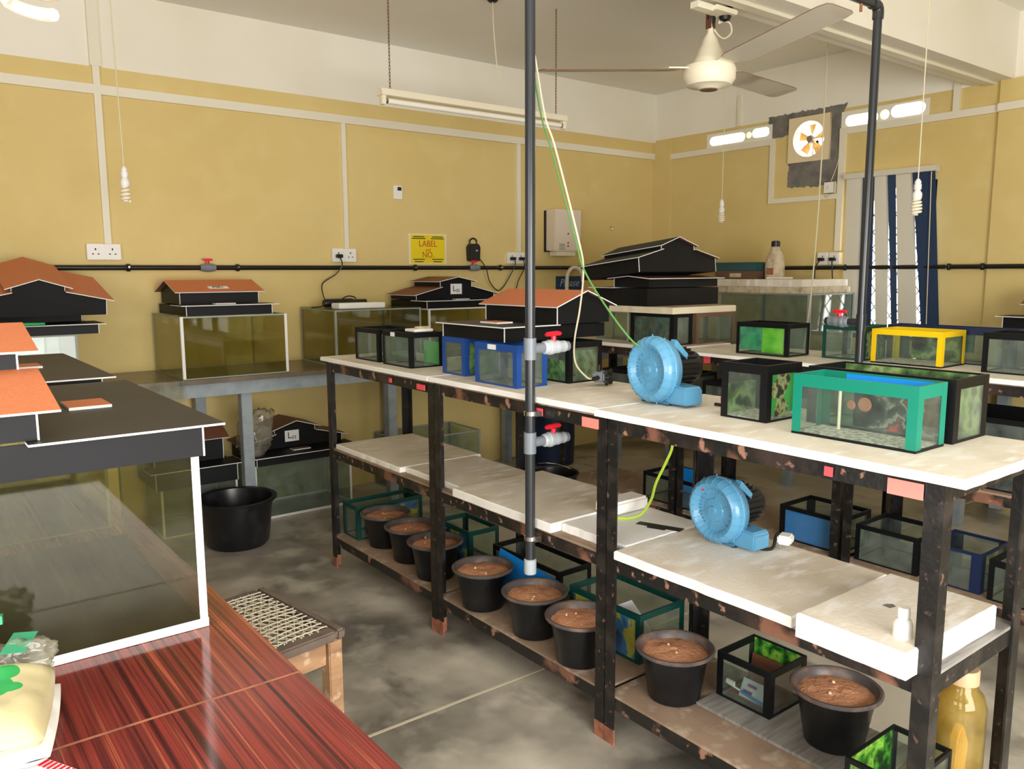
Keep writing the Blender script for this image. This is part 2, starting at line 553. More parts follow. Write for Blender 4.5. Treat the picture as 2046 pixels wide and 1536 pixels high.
# smooth rendered surrounds of the ventilators
for vs_, a, b in ((V1, 3.775, 4.39), (V2, 2.61, 3.215)):
    yz_plate('ventilator_surround', rect(a, b, 2.435, 2.545), [[(u, v) for u, v in p] for p in vs_], XB-0.006, XB, 'wall_white', wb)
# cement patch left rough around the exhaust fan
random.seed(3)
def jag(p, amp, step=0.02):
    out = []
    for (a, b), (c, d) in zip(p, p[1:]+p[:1]):
        n = max(2, int(math.hypot(c-a, d-b)/step))
        out += [(a+(c-a)*i/n+random.uniform(-amp, amp), b+(d-b)*i/n+random.uniform(-amp, amp)) for i in range(n)]
    return out
yz_plate('cement_patch', jag([(3.63, 2.065), (3.225, 2.05), (3.20, 2.56), (3.18, 2.60), (3.81, 2.60), (3.80, 2.44), (3.62, 2.44)], 0.008), [circle(EX, EZ, ER+0.002)], XB-0.004, XB, 'cement', wb)
structure(MB().box(XB-0.03, XB, 1.5, 2.185, 0, 2.57).build('trim_1', 'wall_yellow'))
structure(MB().box(XB-0.03, XB, 4.76, YA, 0, 2.545).build('trim_2', 'wall_yellow'))
beam = structure(MB().box(XL, XB, 2.12, 2.36, 2.57, ZC).build('trim_3', 'wall_white'))
MB().box(XL, XB, 2.225, 2.275, 2.555, 2.57).build('batten', 'trunking', beam)
structure(yz_plate('wall_left', rect(YR-0.2, YA+0.2, -0.1, ZC), [], XL-0.12, XL, 'wall_low_bounce'))
structure(xz_plate('wall_rear', rect(XL-0.2, XB+0.2, -0.1, ZC), [], YR-0.12, YR, 'wall_low_bounce'))

# windows the daylight comes through, on the walls behind the viewer
for nm, (a, b, c, d), ax in (('window_2', (-1.1, 1.5, 0.75, 2.25), 'x'), ('window_3', (-0.9, 1.9, 0.45, 2.05), 'y')):
    w_ = thing(nm, None, None)
    w_['kind'] = 'structure'
    mx_ = Matrix(((0, 0, 1, XL), (1, 0, 0, 0), (0, 1, 0, 0), (0, 0, 0, 1))) if ax == 'x' else Matrix(((1, 0, 0, 0), (0, 0, 1, YR), (0, 1, 0, 0), (0, 0, 0, 1)))
    MB().ring(a-0.06, b+0.06, c-0.06, d+0.06, 0, 0.05, 0.06).xf(mx_).build('window_frame', 'wood_old', w_)
    MB().box(a, b, c, d, 0.0, 0.01).xf(mx_).build('pane', 'vane_white', w_)

# window in the right wall: frame and diamond grille
wn = thing('window_1', None, None)
wn['kind'] = 'structure'
MB().ring(2.53, 3.06, 0.98, 2.03, XB+0.005, XB+0.045, 0.03).xf(Matrix(((0, 0, 1, 0), (1, 0, 0, 0), (0, 1, 0, 0), (0, 0, 0, 1)))).build('window_frame', 'plastic_black', wn)
for i in range(-10, 16):
    for sgn in (1, -1):
        # a diagonal bar clipped to the opening
        y_a, z_a = 2.49+i*0.075 if sgn > 0 else 3.05-i*0.075, 1.0
        pts = []
        for k in range(101):
            t = k/100*1.25
            y, z = y_a+sgn*t*0.55, z_a+t*0.835
            if 2.55 < y < 3.04 and 1.0 < z < 2.01:
                pts.append((y, z))
        if len(pts) > 3:
            (ya, za), (yb, zb) = pts[0], pts[-1]
            MB().cyl((XB+0.028+0.004*sgn, ya, za), (XB+0.028+0.004*sgn, yb, zb), 0.004, n=6).build('grille_bar', 'plastic_black', wn)

# ------------------------------------------------------------------ surface trunking, sockets, pipes
def trunk(label, boxes):
    t = thing('cable_trunking', label, 'trunking')
    for b in boxes:
        MB().box(*b).build('channel', 'trunking', t)
    return t
trunk('cream cable trunking running the whole length of the yellow wall', [(XL, XB-0.03, YA-0.022, YA, 2.405, 2.455)])
trunk('vertical cream trunking from the ceiling to the leftmost socket pair', [(0.985, 1.02, YA-0.02, YA, 1.612, 2.405), (0.985, 1.02, YA-0.02, YA, 2.455, 2.55), (0.975, 1.03, YA-0.024, YA, 2.55, ZC)])
trunk('vertical cream trunking above the socket pair with a black plug', [(2.425, 2.455, YA-0.02, YA, 1.607, 2.405)])
trunk('vertical cream trunking just left of the paper towel dispenser', [(3.865, 3.90, YA-0.02, YA, 1.602, 2.405)])
trunk('cream trunking looping round the exhaust fan on the window wall', [
    (XB-0.02, XB, 3.78, YA, 2.39, 2.435), (XB-0.02, XB, 3.745, 3.78, 1.955, 2.435), (XB-0.02, XB, 3.215, 3.745, 1.955, 1.99),
    (XB-0.02, XB, 3.17, 3.215, 1.59, 2.435), (XB-0.02, XB, 2.185, 3.17, 2.39, 2.435)])
trunk('cream trunking crossing the shallow pilaster right of the blind', [(XB-0.05, XB-0.03, 1.5, 2.185, 2.39, 2.435)])
trunk('short cream trunking on the white band left of the exhaust fan', [(XB-0.02, XB, 4.06, 4.09, 2.57, 2.80)])
trunk('short cream trunking on the white band beside the beam', [(XB-0.02, XB, 2.42, 2.46, 2.435, 2.80)])

def socket(x, z, wall, label, plugged, group='wall sockets'):
    """square 13 A style socket on a shallow box"""
    t = thing('wall_socket', label, 'socket', (x, YA, z) if wall == 'A' else (XB, x, z), 0 if wall == 'A' else R(-90), group)
    MB().box(-0.042, 0.042, -0.03, 0, -0.042, 0.042).build('back_box', 'plastic_cream', t)
    MB().box(-0.0425, 0.0425, -0.038, -0.03, -0.0425, 0.0425).build('face_plate', 'plastic_white', t, bevel=0.003)
    for px, pz, w, h in ((0, 0.014, 0.007, 0.011), (-0.014, -0.012, 0.009, 0.006), (0.014, -0.012, 0.009, 0.006)):
        MB().box(px-w/2, px+w/2, -0.0386, -0.038, pz-h/2, pz+h/2).build('pin_hole', 'ink', t)
    MB().box(0.02, 0.032, -0.041, -0.038, 0.016, 0.032).build('switch', 'plastic_white', t)
    if plugged:
        MB().box(-0.024, 0.018, -0.07, -0.038, -0.018, 0.006).build('plug', 'plastic_black', t, bevel=0.004)
    return t
socket(0.933, 1.568, 'A', 'empty wall socket, left one of the leftmost pair', False)
socket(1.018, 1.568, 'A', 'empty wall socket, right one of the leftmost pair', False)
socket(2.37, 1.563, 'A', 'wall socket with a black plug above the black power unit', True)
socket(2.455, 1.563, 'A', 'empty wall socket beside the one with the drooping black cord', False)
socket(3.80, 1.556, 'A', 'wall socket with a black plug left of the tall dark pole', True)
socket(3.885, 1.556, 'A', 'wall socket half hidden behind the tall dark pole', True)
socket(3.29, 1.537, 'B', 'left plugged wall socket beside the vertical blind', True)
socket(3.20, 1.537, 'B', 'right plugged wall socket beside the vertical blind', True)
t = thing('wall_switch', 'single white switch plate under the exhaust fan', 'switch', (XB, 3.27, 2.035), R(-90))
MB().box(-0.04, 0.04, -0.03, 0, -0.04, 0.04).build('back_box', 'plastic_cream', t)
MB().box(-0.041, 0.041, -0.036, -0.03, -0.041, 0.041).build('face_plate', 'plastic_white', t, bevel=0.003)
MB().box(-0.008, 0.008, -0.042, -0.036, -0.012, 0.012).build('rocker', 'plastic_cream', t)
tag(MB().tube([(XB-0.01, 3.22, 2.42), (XB-0.012, 3.215, 2.25), (XB-0.015, 3.25, 2.12), (XB-0.02, 3.30, 2.0), (XB-0.04, 3.28, 1.97), (XB-0.03, 3.25, 1.99)], 0.003, 6, 6).build('fan_cable', 'cord_cream'), 'thin pale cord looping down from the exhaust fan to the switch', 'cord')

# black water pipe along both walls
PZ = 1.482
wp = thing('wall_pipe', 'black plastic water pipe running along the long yellow wall', 'pipe')
MB().cyl((XL, YA-0.05, PZ), (XB-0.055, YA-0.05, PZ), 0.0145, n=14).build('pipe_run', 'pipe_wall', wp, smooth=True)
for x in (1.09, 1.70, 2.94, 3.68, 4.75):
    MB().lathe([(0.018, -0.012), (0.022, -0.006), (0.022, 0.006), (0.018, 0.012)], 14).xf(Matrix.Translation((x, YA-0.05, PZ)) @ Matrix.Rotation(R(90), 4, 'Y')).build('pipe_clip', 'pipe_wall', wp)
    MB().cyl((x, YA-0.074, PZ+0.004), (x, YA-0.068, PZ+0.004), 0.006, n=8).build('clip_screw', 'chrome', wp)
wp2 = thing('wall_pipe', 'black plastic water pipe running along the window wall', 'pipe')
MB().cyl((XB-0.055, YA-0.06, PZ-0.01), (XB-0.055, 0.6, PZ-0.01), 0.0145, n=14).build('pipe_run', 'pipe_wall', wp2, smooth=True)
for y in (3.10, 2.40, 2.20, 3.95):
    MB().lathe([(0.018, -0.012), (0.022, -0.006), (0.022, 0.006), (0.018, 0.012)], 14).xf(Matrix.Translation((XB-0.055, y, PZ-0.01)) @ Matrix.Rotation(R(90), 4, 'X')).build('pipe_clip', 'pipe_wall', wp2)
def pipe_valve(x, y, axis, label):
    t = thing('pipe_valve', label, 'valve', (x, y, PZ), 0 if axis == 'A' else R(90), 'valves on the wall pipe')
    MB().lathe([(0.016, -0.045), (0.021, -0.04), (0.021, -0.024), (0.025, -0.02), (0.025, 0.02), (0.021, 0.024), (0.021, 0.04), (0.016, 0.045)], 16).xf(Matrix.Rotation(R(90), 4, 'Y')).build('body', 'pvc_grey', t, smooth=True)
    MB().cyl((0, 0, 0.02), (0, 0, 0.04), 0.01, n=10).build('stem', 'red_plastic', t)
    MB().box(-0.03, 0.03, -0.008, 0.008, 0.04, 0.053).build('handle', 'red_plastic', t, bevel=0.004)
    return t
pipe_valve(1.525, YA-0.05, 'A', 'red handled valve on the wall pipe right of the leftmost sockets')
pipe_valve(3.44, YA-0.05, 'A', 'red handled valve on the wall pipe under the black charger')
pipe_valve(4.72, YA-0.05, 'A', 'dark valve on the wall pipe behind the stacked black hoods')

# ------------------------------------------------------------------ wall fittings
t = thing('thermostat', 'small white thermometer box with a dark display on the yellow wall', 'thermometer', (2.834, YA, 1.99))
MB().box(-0.033, 0.033, -0.022, 0, -0.045, 0.045).build('case', 'plastic_white', t, bevel=0.004)
MB().box(-0.006, 0.024, -0.0235, -0.022, 0.012, 0.036).build('display', 'ink', t)
t = thing('wall_sign', 'yellow notice reading LABEL and NO. on the yellow wall', 'sign', (3.074, YA, 1.613))
MB().box(-0.155, 0.155, -0.003, 0, -0.105, 0.105).build('sleeve', 'plastic_cream', t)
MB().box(-0.14, 0.14, -0.0045, -0.003, -0.098, 0.098).build('sheet', 'sign_yellow', t)
RX = (R(90), 0, 0)
text_part(t, 'LABEL', 0.062, 'sign_red', (0, -0.005, 0.035), RX, sx=0.9)
text_part(t, 'and', 0.03, 'sign_red', (0, -0.005, -0.006), RX)
text_part(t, 'NO.', 0.06, 'sign_red', (0, -0.005, -0.042), RX, sx=0.9)
for sx in (-0.075, 0.08):
    for z, w in ((0.085, 0.09), (0.073, 0.11), (-0.072, 0.095), (-0.088, 0.07)):
        MB().box(sx-w/2, sx+w/2, -0.0052, -0.0045, z-0.003, z+0.003).build('print_line', 'ink', t)
t = thing('power_adapter', 'black charger box hung on the yellow wall with a looping cord', 'adapter', (3.45, YA, 1.60))
MB().prism([(-0.045, -0.07), (0.045, -0.07), (0.05, 0.03), (0.035, 0.055), (-0.035, 0.055), (-0.05, 0.03)], -0.05, 0, 'y').build('case', 'plastic_black', t, bevel=0.004)
MB().tube([(-0.03, -0.025, 0.05), (-0.028, -0.025, 0.08), (0, -0.025, 0.095), (0.028, -0.025, 0.08), (0.03, -0.025, 0.05)], 0.006, 8, 4).build('hanger', 'plastic_black', t)
MB().box(0.005, 0.02, -0.054, -0.05, 0.0, 0.012).build('lamp', 'pvc_light', t)
tag(MB().tube([(3.49, YA-0.03, 1.56), (3.53, YA-0.07, 1.48), (3.56, YA-0.075, 1.38), (3.64, YA-0.06, 1.315), (3.70, YA-0.05, 1.335), (3.76, YA-0.06, 1.42), (3.795, YA-0.08, 1.50), (3.80, YA-0.07, 1.55)], 0.004, 6, 6).build('charger_cable', 'plastic_black'), 'black cord sagging from the wall charger to its socket', 'cord')
tag(MB().tube([(3.885, YA-0.07, 1.545), (3.88, YA-0.085, 1.48), (3.84, YA-0.06, 1.38), (3.82, YA-0.05, 1.28)], 0.004, 6, 6).build('dangling_cable', 'plastic_black'), 'short black cord hanging from the socket behind the tall pole', 'cord')
t = thing('towel_dispenser', 'cream paper towel dispenser fixed to the yellow wall', 'dispenser', (4.29, YA, 1.765))
MB().prism([(-0.145, -0.16), (0.145, -0.16), (0.145, 0.16), (-0.145, 0.16)], -0.018, 0, 'y').build('back_plate', 'plastic_black', t)
MB().prism([(-0.13, 0.165), (-0.1, 0.168), (0, 0.17), (0, -0.15), (-0.12, -0.155)], -0.135, 0.135, 'x').build('cover', 'dispenser', t, bevel=0.006)
MB().box(-0.1, 0.1, -0.1, -0.02, -0.19, -0.155).build('tray', 'plastic_cream', t)
for x, z in ((0.0, -0.02), (0.0, -0.09), (0.0, -0.115)):
    MB().box(x-0.006, x+0.006, -0.128, -0.12, z-0.007, z+0.007).build('mark', 'rust_foot', t)
for k in range(4):
    MB().box(-0.09, -0.03, -0.1235, -0.117, -0.14+k*0.012, -0.1345+k*0.012).build('print_line', 'pvc_grey', t)
t = thing('wall_hook', 'tiny metal hook on bare yellow wall near the corner', 'hook', (4.87, YA, 1.82))
MB().tube([(0, 0, 0), (0, -0.02, 0), (0, -0.025, -0.02), (0, -0.012, -0.026)], 0.004, 6, 4).build('hook_wire', 'chrome', t)
t = thing('wall_sign', 'small blue Please notice behind the white curved tap', 'sign', (4.41, YA, 1.355))
MB().box(-0.14, 0.14, -0.004, 0, -0.055, 0.06).build('plate', 'sign_blue', t)
MB().box(-0.14, 0.14, -0.004, 0, -0.09, -0.055).build('caption_strip', 'paper', t)
text_part(t, 'Please', 0.085, 'pvc_light', (0.0, -0.005, 0.005), RX, shear=0.3)
text_part(t, 'TURN OFF', 0.03, 'ink', (0.0, -0.005, -0.074), RX)
t = thing('water_tap', 'white gooseneck tap standing in front of the blue notice', 'tap', (4.31, 4.86, 0.9))
MB().lathe([(0.03, 0), (0.03, 0.02), (0.018, 0.03), (0.018, 0.06)], 16).build('base', 'tap_white', t, smooth=True)
MB().tube([(0, 0, 0.05), (0, 0, 0.3), (0, 0, 0.48), (0.012, -0.003, 0.545), (0.05, -0.01, 0.58), (0.10, -0.02, 0.575), (0.135, -0.03, 0.535), (0.145, -0.03, 0.47)], 0.015, 12, 6).build('spout', 'tap_white', t, smooth=True)

# exhaust fan
t = thing('exhaust_fan', 'square cream exhaust fan in the window wall with daylight behind its blades', 'fan', (XB, EX, EZ))
me = plate_mesh(rect(-0.165, 0.165, -0.16, 0.16), [circle(0, 0, 0.125, 48)], 0.022)
me.transform(Matrix(((0, 0, 1, -0.015), (1, 0, 0, 0), (0, 1, 0, 0), (0, 0, 0, 1))))
me.materials.clear(); me.materials.append(MATS['exhaust_plate'])
o = bpy.data.objects.new('face_plate', me); COL.objects.link(o); o.parent = t
RY = Matrix.Rotation(R(-90), 4, 'Y')
MB().lathe([(0.1235, -0.045), (0.1235, 0.0), (0.14, 0.026), (0.152, 0.018), (0.152, 0.012), (0.1245, 0.004), (0.1245, -0.045), (0.1235, -0.045)], 40, close=False).xf(RY).build('shroud', 'exhaust_plate', t, smooth=True)
MB().lathe([(0.028, -0.05), (0.03, 0.0), (0.024, 0.012), (0.004, 0.014)], 20).xf(RY).build('hub', 'exhaust_hub', t, smooth=True)
for k in range(5):
    a = R(72*k+90)
    b = MB()
    P = []
    for rr, w, tw in ((0.026, 0.25, 0.02), (0.07, 0.34, 0.016), (0.112, 0.30, 0.012)):
        P.append([(0.02+tw, rr*math.cos(a-w), rr*math.sin(a-w)), (0.03-tw, rr*math.cos(a+w), rr*math.sin(a+w))])
    for i in range(2):
        b.sheet([P[i][0], P[i+1][0], P[i+1][1], P[i][1]], 0.002, 0, 0, 0)
    b.build('blade', 'exhaust_blade', t)
for k in range(3):
    a = R(120*k+30)
    MB().cyl((0.04, 0, 0), (0.04, 0.122*math.cos(a), 0.122*math.sin(a)), 0.006, n=6).build('strut', 'exhaust_hub', t)
MB().cyl((0.0, -0.07, -0.03), (-0.03, -0.075, -0.03), 0.01, n=10).build('knob', 'plastic_black', t)

# vertical blind
t = thing('vertical_blind', 'vertical blind of white and navy vanes over the window', 'blind')
MB().box(XB-0.09, XB-0.03, 2.505, 3.13, 2.075, 2.11).build('head_rail', 'vane_white', t)
X1 = XB-0.06
for m, ya, yb, yc, yd in (('vane_white', 3.12, 2.995, 3.105, 2.99), ('vane_blue', 2.995, 2.92, 2.98, 2.885), ('vane_white', 2.925, 2.825, 2.852, 2.775),
                          ('vane_blue', 2.825, 2.775, 2.735, 2.70), ('vane_white', 2.775, 2.66, 2.695, 2.575), ('vane_blue', 2.66, 2.52, 2.535, 2.425)):
    dx = 0.012 if m == 'vane_blue' else 0.0
    MB().sheet([(X1-dx, ya, 2.075), (X1-dx, yc, 1.02), (X1-dx+0.01, yd, 1.02), (X1-dx+0.01, yb, 2.075)], 0.002, 0, 0, 0).build('vane', m, t)
MB().cyl((X1-0.03, 2.53, 2.07), (X1-0.03, 2.50, 1.10), 0.003, n=6).build('pull_cord', 'cord_cream', t)

# ------------------------------------------------------------------ ceiling fittings
def rot_to(d):
    return Vector((0, 0, 1)).rotation_difference(Vector(d).normalized()).to_matrix().to_4x4()
FX, FY = 2.925, 2.375
t = thing('ceiling_fan', 'white three-bladed ceiling fan with dusty blades hanging from the beam', 'fan', (FX, FY, 2.285))
MB().lathe([(0.03, -0.052), (0.045, -0.05), (0.05, -0.045), (0.095, -0.035), (0.112, -0.01), (0.114, 0.03), (0.108, 0.045), (0.075, 0.05)], 40).build('motor_housing', 'fan_white', t, smooth=True)
MB().lathe([(0.001, -0.0535), (0.036, -0.054), (0.04, -0.05)], 24).build('bottom_cap', 'fan_edge', t, smooth=True)
MB().lathe([(0.078, 0.045), (0.07, 0.075), (0.064, 0.08), (0.052, 0.115), (0.046, 0.12), (0.03, 0.16), (0.014, 0.185), (0.012, 0.205)], 32).build('canopy', 'fan_white', t, smooth=True)
MB().cyl((0, 0, 0.19), (0, 0, 0.275), 0.01, n=12).build('down_rod', 'chrome', t)
for s_ in (-1, 1):
    MB().box(-0.004+0.014*s_, 0.004+0.014*s_, -0.012, 0.012, 0.20, 0.285).build('hanger_bracket', 'chain_metal', t)
MB().lathe([(0.03, 0), (0.036, 0.012), (0.022, 0.05), (0.004, 0.055)], 20).xf(Matrix.Translation((0.045, -0.04, 0.285)) @ Matrix.Rotation(R(180), 4, 'X')).build('terminal_cup', 'plastic_black', t, smooth=True)
MB().lathe([(0.016, 0.0), (0.02, 0.02), (0.012, 0.045)], 16).xf(Matrix.Translation((0.0, 0.0, 0.225))).build('rubber_bush', 'plastic_black', t, smooth=True)
MB().tube([(0.012, -0.01, 0.20), (0.03, -0.02, 0.175), (0.06, -0.03, 0.165), (0.085, -0.045, 0.19), (0.075, -0.045, 0.225), (0.05, -0.03, 0.235), (0.03, -0.02, 0.225), (0.04, -0.035, 0.26)], 0.004, 8, 6).build('wire_loop', 'cord_cream', t, smooth=True)
tips = [(2.265, 2.73, 2.287), (2.715, 1.635, 2.352), (3.64, 2.47, 2.322)]
hub = Vector((FX, FY, 2.315))
for tp in tips:
    d = Vector(tp)-hub
    L = d.length
    d.normalize()
    side = d.cross(Vector((0, 0, 1))).normalized()
    nrm = side.cross(d)
    tw = Matrix.Rotation(R(-9), 3, d)
    side = tw @ side
    nrm = tw @ nrm
    loc = lambda r, w, h=0.0: tuple(hub-Vector((FX, FY, 2.285))+d*r+side*w+nrm*h)
    b = MB()
    prof = [(0.15, 0.05), (0.19, 0.062), (L*0.75, 0.066), (L-0.05, 0.068), (L-0.01, 0.06), (L, 0.045)]
    for (ra, wa_), (rb, wb_) in zip(prof, prof[1:]):
        b.sheet([loc(ra, -wa_), loc(rb, -wb_), loc(rb, wb_), loc(ra, wa_)], 0.004, 0, 1, 0)
    b.build('blade', ['fan_blade', 'fan_edge'], t)
    MB().sheet([loc(0.07, -0.03, 0.006), loc(0.2, -0.045, 0.006), loc(0.2, 0.045, 0.006), loc(0.07, 0.03, 0.006)], 0.006, 0, 0, 0).build('blade_iron', 'fan_white', t)
t = thing('ceiling_box', 'white mounting box and short trunking under the beam above the fan', 'mounting box', (FX-0.02, FY-0.05, 2.555))
MB().box(-0.05, 0.09, -0.04, 0.04, -0.02, 0.0).build('box', 'fan_white', t, bevel=0.004)
MB().box(-0.15, -0.05, -0.02, 0.02, -0.025, 0.0).build('trunking_stub', 'trunking', t)
# fluorescent batten on two chains
t = thing('tube_light', 'unlit fluorescent tube light hung on two rusty chains', 'light', (2.66, 3.72, 2.315))
MB().prism([(-0.03, 0.012), (-0.02, 0.045), (0.02, 0.045), (0.03, 0.012)], -0.615, 0.615, 'x').build('housing', 'fan_white', t)
MB().cyl((-0.59, -0.005, -0.012), (0.59, -0.005, -0.012), 0.014, n=14).build('lamp_tube', 'tube_white', t, smooth=True)
for s_ in (-1, 1):
    MB().box(-0.012+0.6*s_, 0.012+0.6*s_, -0.022, 0.015, -0.032, 0.014).build('lamp_holder', 'plastic_cream', t, bevel=0.003)
    MB().cyl((0.575*s_, -0.005, -0.012), (0.588*s_, -0.005, -0.012), 0.0146, n=14).build('tube_cap', 'chrome', t)
    ch = MB()
    zc, k = 0.045, 0
    xx = -0.555 if s_ < 0 else 0.545
    while zc < 0.628:
        rm = Matrix.Translation((xx, 0, zc+0.008)) @ Matrix.Rotation(R(90*(k % 2)), 4, 'Z')
        ch2 = MB().tube([(0.004*math.cos(a), 0, 0.011*math.sin(a)) for a in [i*math.pi/4 for i in range(9)]], 0.0014, 5).xf(rm)
        ch.add(ch2.v, ch2.f)
        zc += 0.0165; k += 1
    tag(ch.build('chain', 'chain_metal', t), kind='stuff')
t = thing('ceiling_rose', 'thin pale cord dangling from a dark ceiling rose near the pole', 'cord', (2.81, 3.8, ZC))
MB().lathe([(0.02, -0.02), (0.03, -0.012), (0.03, 0)], 16).build('rose', 'plastic_black', t, smooth=True)
MB().tube([(0, 0, -0.02), (0.005, 0, -0.15), (0.02, 0, -0.3), (0.037, 0, -0.42)], 0.003, 6, 5).build('cord', 'cord_cream', t)

def cfl(loc, ztop, label, s=1.0, turns=4, topxy=None):
    """spiral compact lamp on a hanging cord; loc = bottom of the spiral"""
    t = thing('hanging_bulb', label, 'bulb', loc, 0, 'spiral bulbs hanging on cords')
    H = 0.072*s
    pts = []
    n = turns*12
    for i in range(n+1):
        f = i/n
        a = f*turns*2*math.pi
        rr = 0.020*s*(0.55+0.45*math.sin(math.pi*min(1, 0.25+f*0.7)))
        pts.append((rr*math.cos(a), rr*math.sin(a), 0.006*s+H*f))
    MB().tube(pts, 0.0058*s, 8).build('spiral_tube', 'cfl_glass', t, smooth=True)
    z = 0.006*s+H
    MB().lathe([(0.018*s, z-0.004), (0.021*s, z+0.004), (0.021*s, z+0.022*s), (0.013*s, z+0.034*s), (0.0125*s, z+0.045*s)], 18).build('ballast', 'plastic_white', t, smooth=True)
    MB().lathe([(0.0165*s, z+0.04*s), (0.0165*s, z+0.062*s), (0.014*s, z+0.064*s), (0.014*s, z+0.076*s), (0.006*s, z+0.088*s)], 18).build('lamp_holder', 'plastic_white', t, smooth=True)
    dx, dy = (0, 0) if topxy is None else (topxy[0]-loc[0], topxy[1]-loc[1])
    MB().tube([(0, 0, z+0.085*s), (dx, dy, ztop-loc[2])], 0.0028, 6).build('cord', 'cord_cream', t)
    return t
cfl((0.945, 4.2, 1.782), ZC, 'small spiral bulb on a cord in front of the yellow wall', 1.0, 4, (0.93, 4.2))
cfl((0.146, 1.0, 1.712), ZC, 'large spiral bulb cut by the top left corner of the view', 1.15, 4)
cfl((4.75, 3.712, 1.79), ZC, 'small spiral bulb hanging left of the exhaust fan', 0.98, 5)
cfl((3.8, 1.866, 1.70), ZC, 'small spiral bulb hanging in front of the vertical blind', 1.0, 5)
tag(MB().tube([(4.6, 2.85, ZC), (4.6, 2.86, 1.9), (4.6, 2.885, 1.3), (4.6, 2.92, 0.95)], 0.0045, 6, 4).build('dangling_cable', 'cord_cream'), 'long pale cord hanging from the ceiling in front of the exhaust fan', 'cord')

# ------------------------------------------------------------------ racks
def rack(label, x0, x1, y0, y1, zm=(0.115, 0.555, 0.98), foot=True, boards=('shelf_wood', 'shelf_wood', 'shelf_wood')):
    """angle-iron rack: legs, rails on three levels, a board on each level"""
    t = thing('shelf_rack', label, 'rack', ((x0+x1)/2, (y0+y1)/2, 0), 0, None)
    a, b = (x1-x0)/2, (y1-y0)/2
    w, th = 0.04, 0.005
    for sx in (-1, 1):
        for sy in (-1, 1):
            cx, cy = sx*a, sy*b
            p = [(cx, cy), (cx-sx*w, cy), (cx-sx*w, cy-sy*th), (cx-sx*th, cy-sy*th), (cx-sx*th, cy-sy*w), (cx, cy-sy*w)]
            lg = MB().prism(p, 0.0, 1.02).build('leg', 'black_metal', t)
            q = [(cx+sx*0.0006, cy+sy*0.0006), (cx-sx*(w+0.0006), cy+sy*0.0006), (cx-sx*(w+0.0006), cy-sy*(th+0.0006)), (cx-sx*(th+0.0006), cy-sy*(th+0.0006)), (cx-sx*(th+0.0006), cy-sy*(w+0.0006)), (cx+sx*0.0006, cy-sy*(w+0.0006))]
            if foot:
                MB().prism(q, 0.0, 0.05+0.012*random.random()).build('rust_foot', 'rust_foot', lg)
    for z in zm:
        for sx in (-1, 1):
            o_, i_ = sx*(a-th-0.0005), sx*(a-th-0.0005-w)
            p = [(o_, z), (o_, z+w), (i_, z+w), (i_, z+w-th), (o_-sx*th, z+w-th), (o_-sx*th, z)]
            MB().prism(p, -b+0.006, b-0.006, 'y').build('long_rail', 'rusty_metal', t)
        for sy in (-1, 1):
            o_, i_ = sy*(b-th-0.0005), sy*(b-th-0.0005-w)
            p = [(o_, z), (o_, z+w-0.0006), (i_, z+w-0.0006), (i_, z+w-th), (o_-sy*th, z+w-th), (o_-sy*th, z)]
            MB().prism(p, -a+0.012, a-0.012, 'x').build('cross_rail', 'black_metal', t)
    for z, m in zip(zm, boards):
        MB().box(-a+0.006, a-0.006, -b+0.007, b-0.007, z+w, z+w+0.008).build('shelf_board', m, t)
    return t
X0, X1_ = 1.66, 2.11
U = [(2.652, 3.615), (1.69, 2.648), (0.72, 1.686)]
rack('rust-flecked black rack bay at the far end, three dirt filled pots on its bottom shelf', X0, X1_, *U[0])
rack('rust-flecked black rack bay in the middle, clamped to the tall dark pole', X0, X1_, *U[1])
rack('rust-flecked black rack bay nearest the viewer, teal framed tank on its top', X0, X1_, *U[2], boards=('shelf_wood', 'shelf_grey', 'shelf_wood'))
V = [(2.84, 3.78), (1.88, 2.82), (0.92, 1.86)]
rack('dark rack bay of the second row under the stacked black hoods', 3.30, 3.76, *V[0])
rack('dark rack bay of the second row holding the green printed tank', 3.30, 3.76, *V[1])
rack('dark rack bay of the second row holding the yellow framed tank', 3.30, 3.76, *V[2])
# red and pink tags stuck on the top rails
for y, z, w, h, m, lab in ((2.985, 1.0, 0.02, 0.018, 'red_label', 'tiny red tag on the far bay of the near rack'), (2.74, 0.998, 0.06, 0.022, 'red_label', 'red tag beside the second leg of the near rack'),
                      (2.0, 0.998, 0.03, 0.024, 'red_label', 'red tag next to the pipe clamp on the pole'), (1.76, 0.997, 0.07, 0.03, 'pink_label', 'pink tag left of the middle double leg'),
                      (0.975, 1.0, 0.02, 0.022, 'red_label', 'small curled red tag on the nearest bay rail'), (0.80, 0.997, 0.075, 0.034, 'pink_label', 'wide pale pink tag beside the nearest leg')):
    tag(MB().box(X0-0.004, X0-0.0005, y-w/2, y+w/2, z-h/2, z+h/2).build('rail_tag', m), lab, 'tag', 'tags on the rack rails')
tag(MB().box(3.295, 3.2995, 2.62, 2.66, 0.985, 1.02).build('rail_tag', 'red_label'), 'red tag on the second row rail behind the upper blower', 'tag', 'tags on the rack rails')

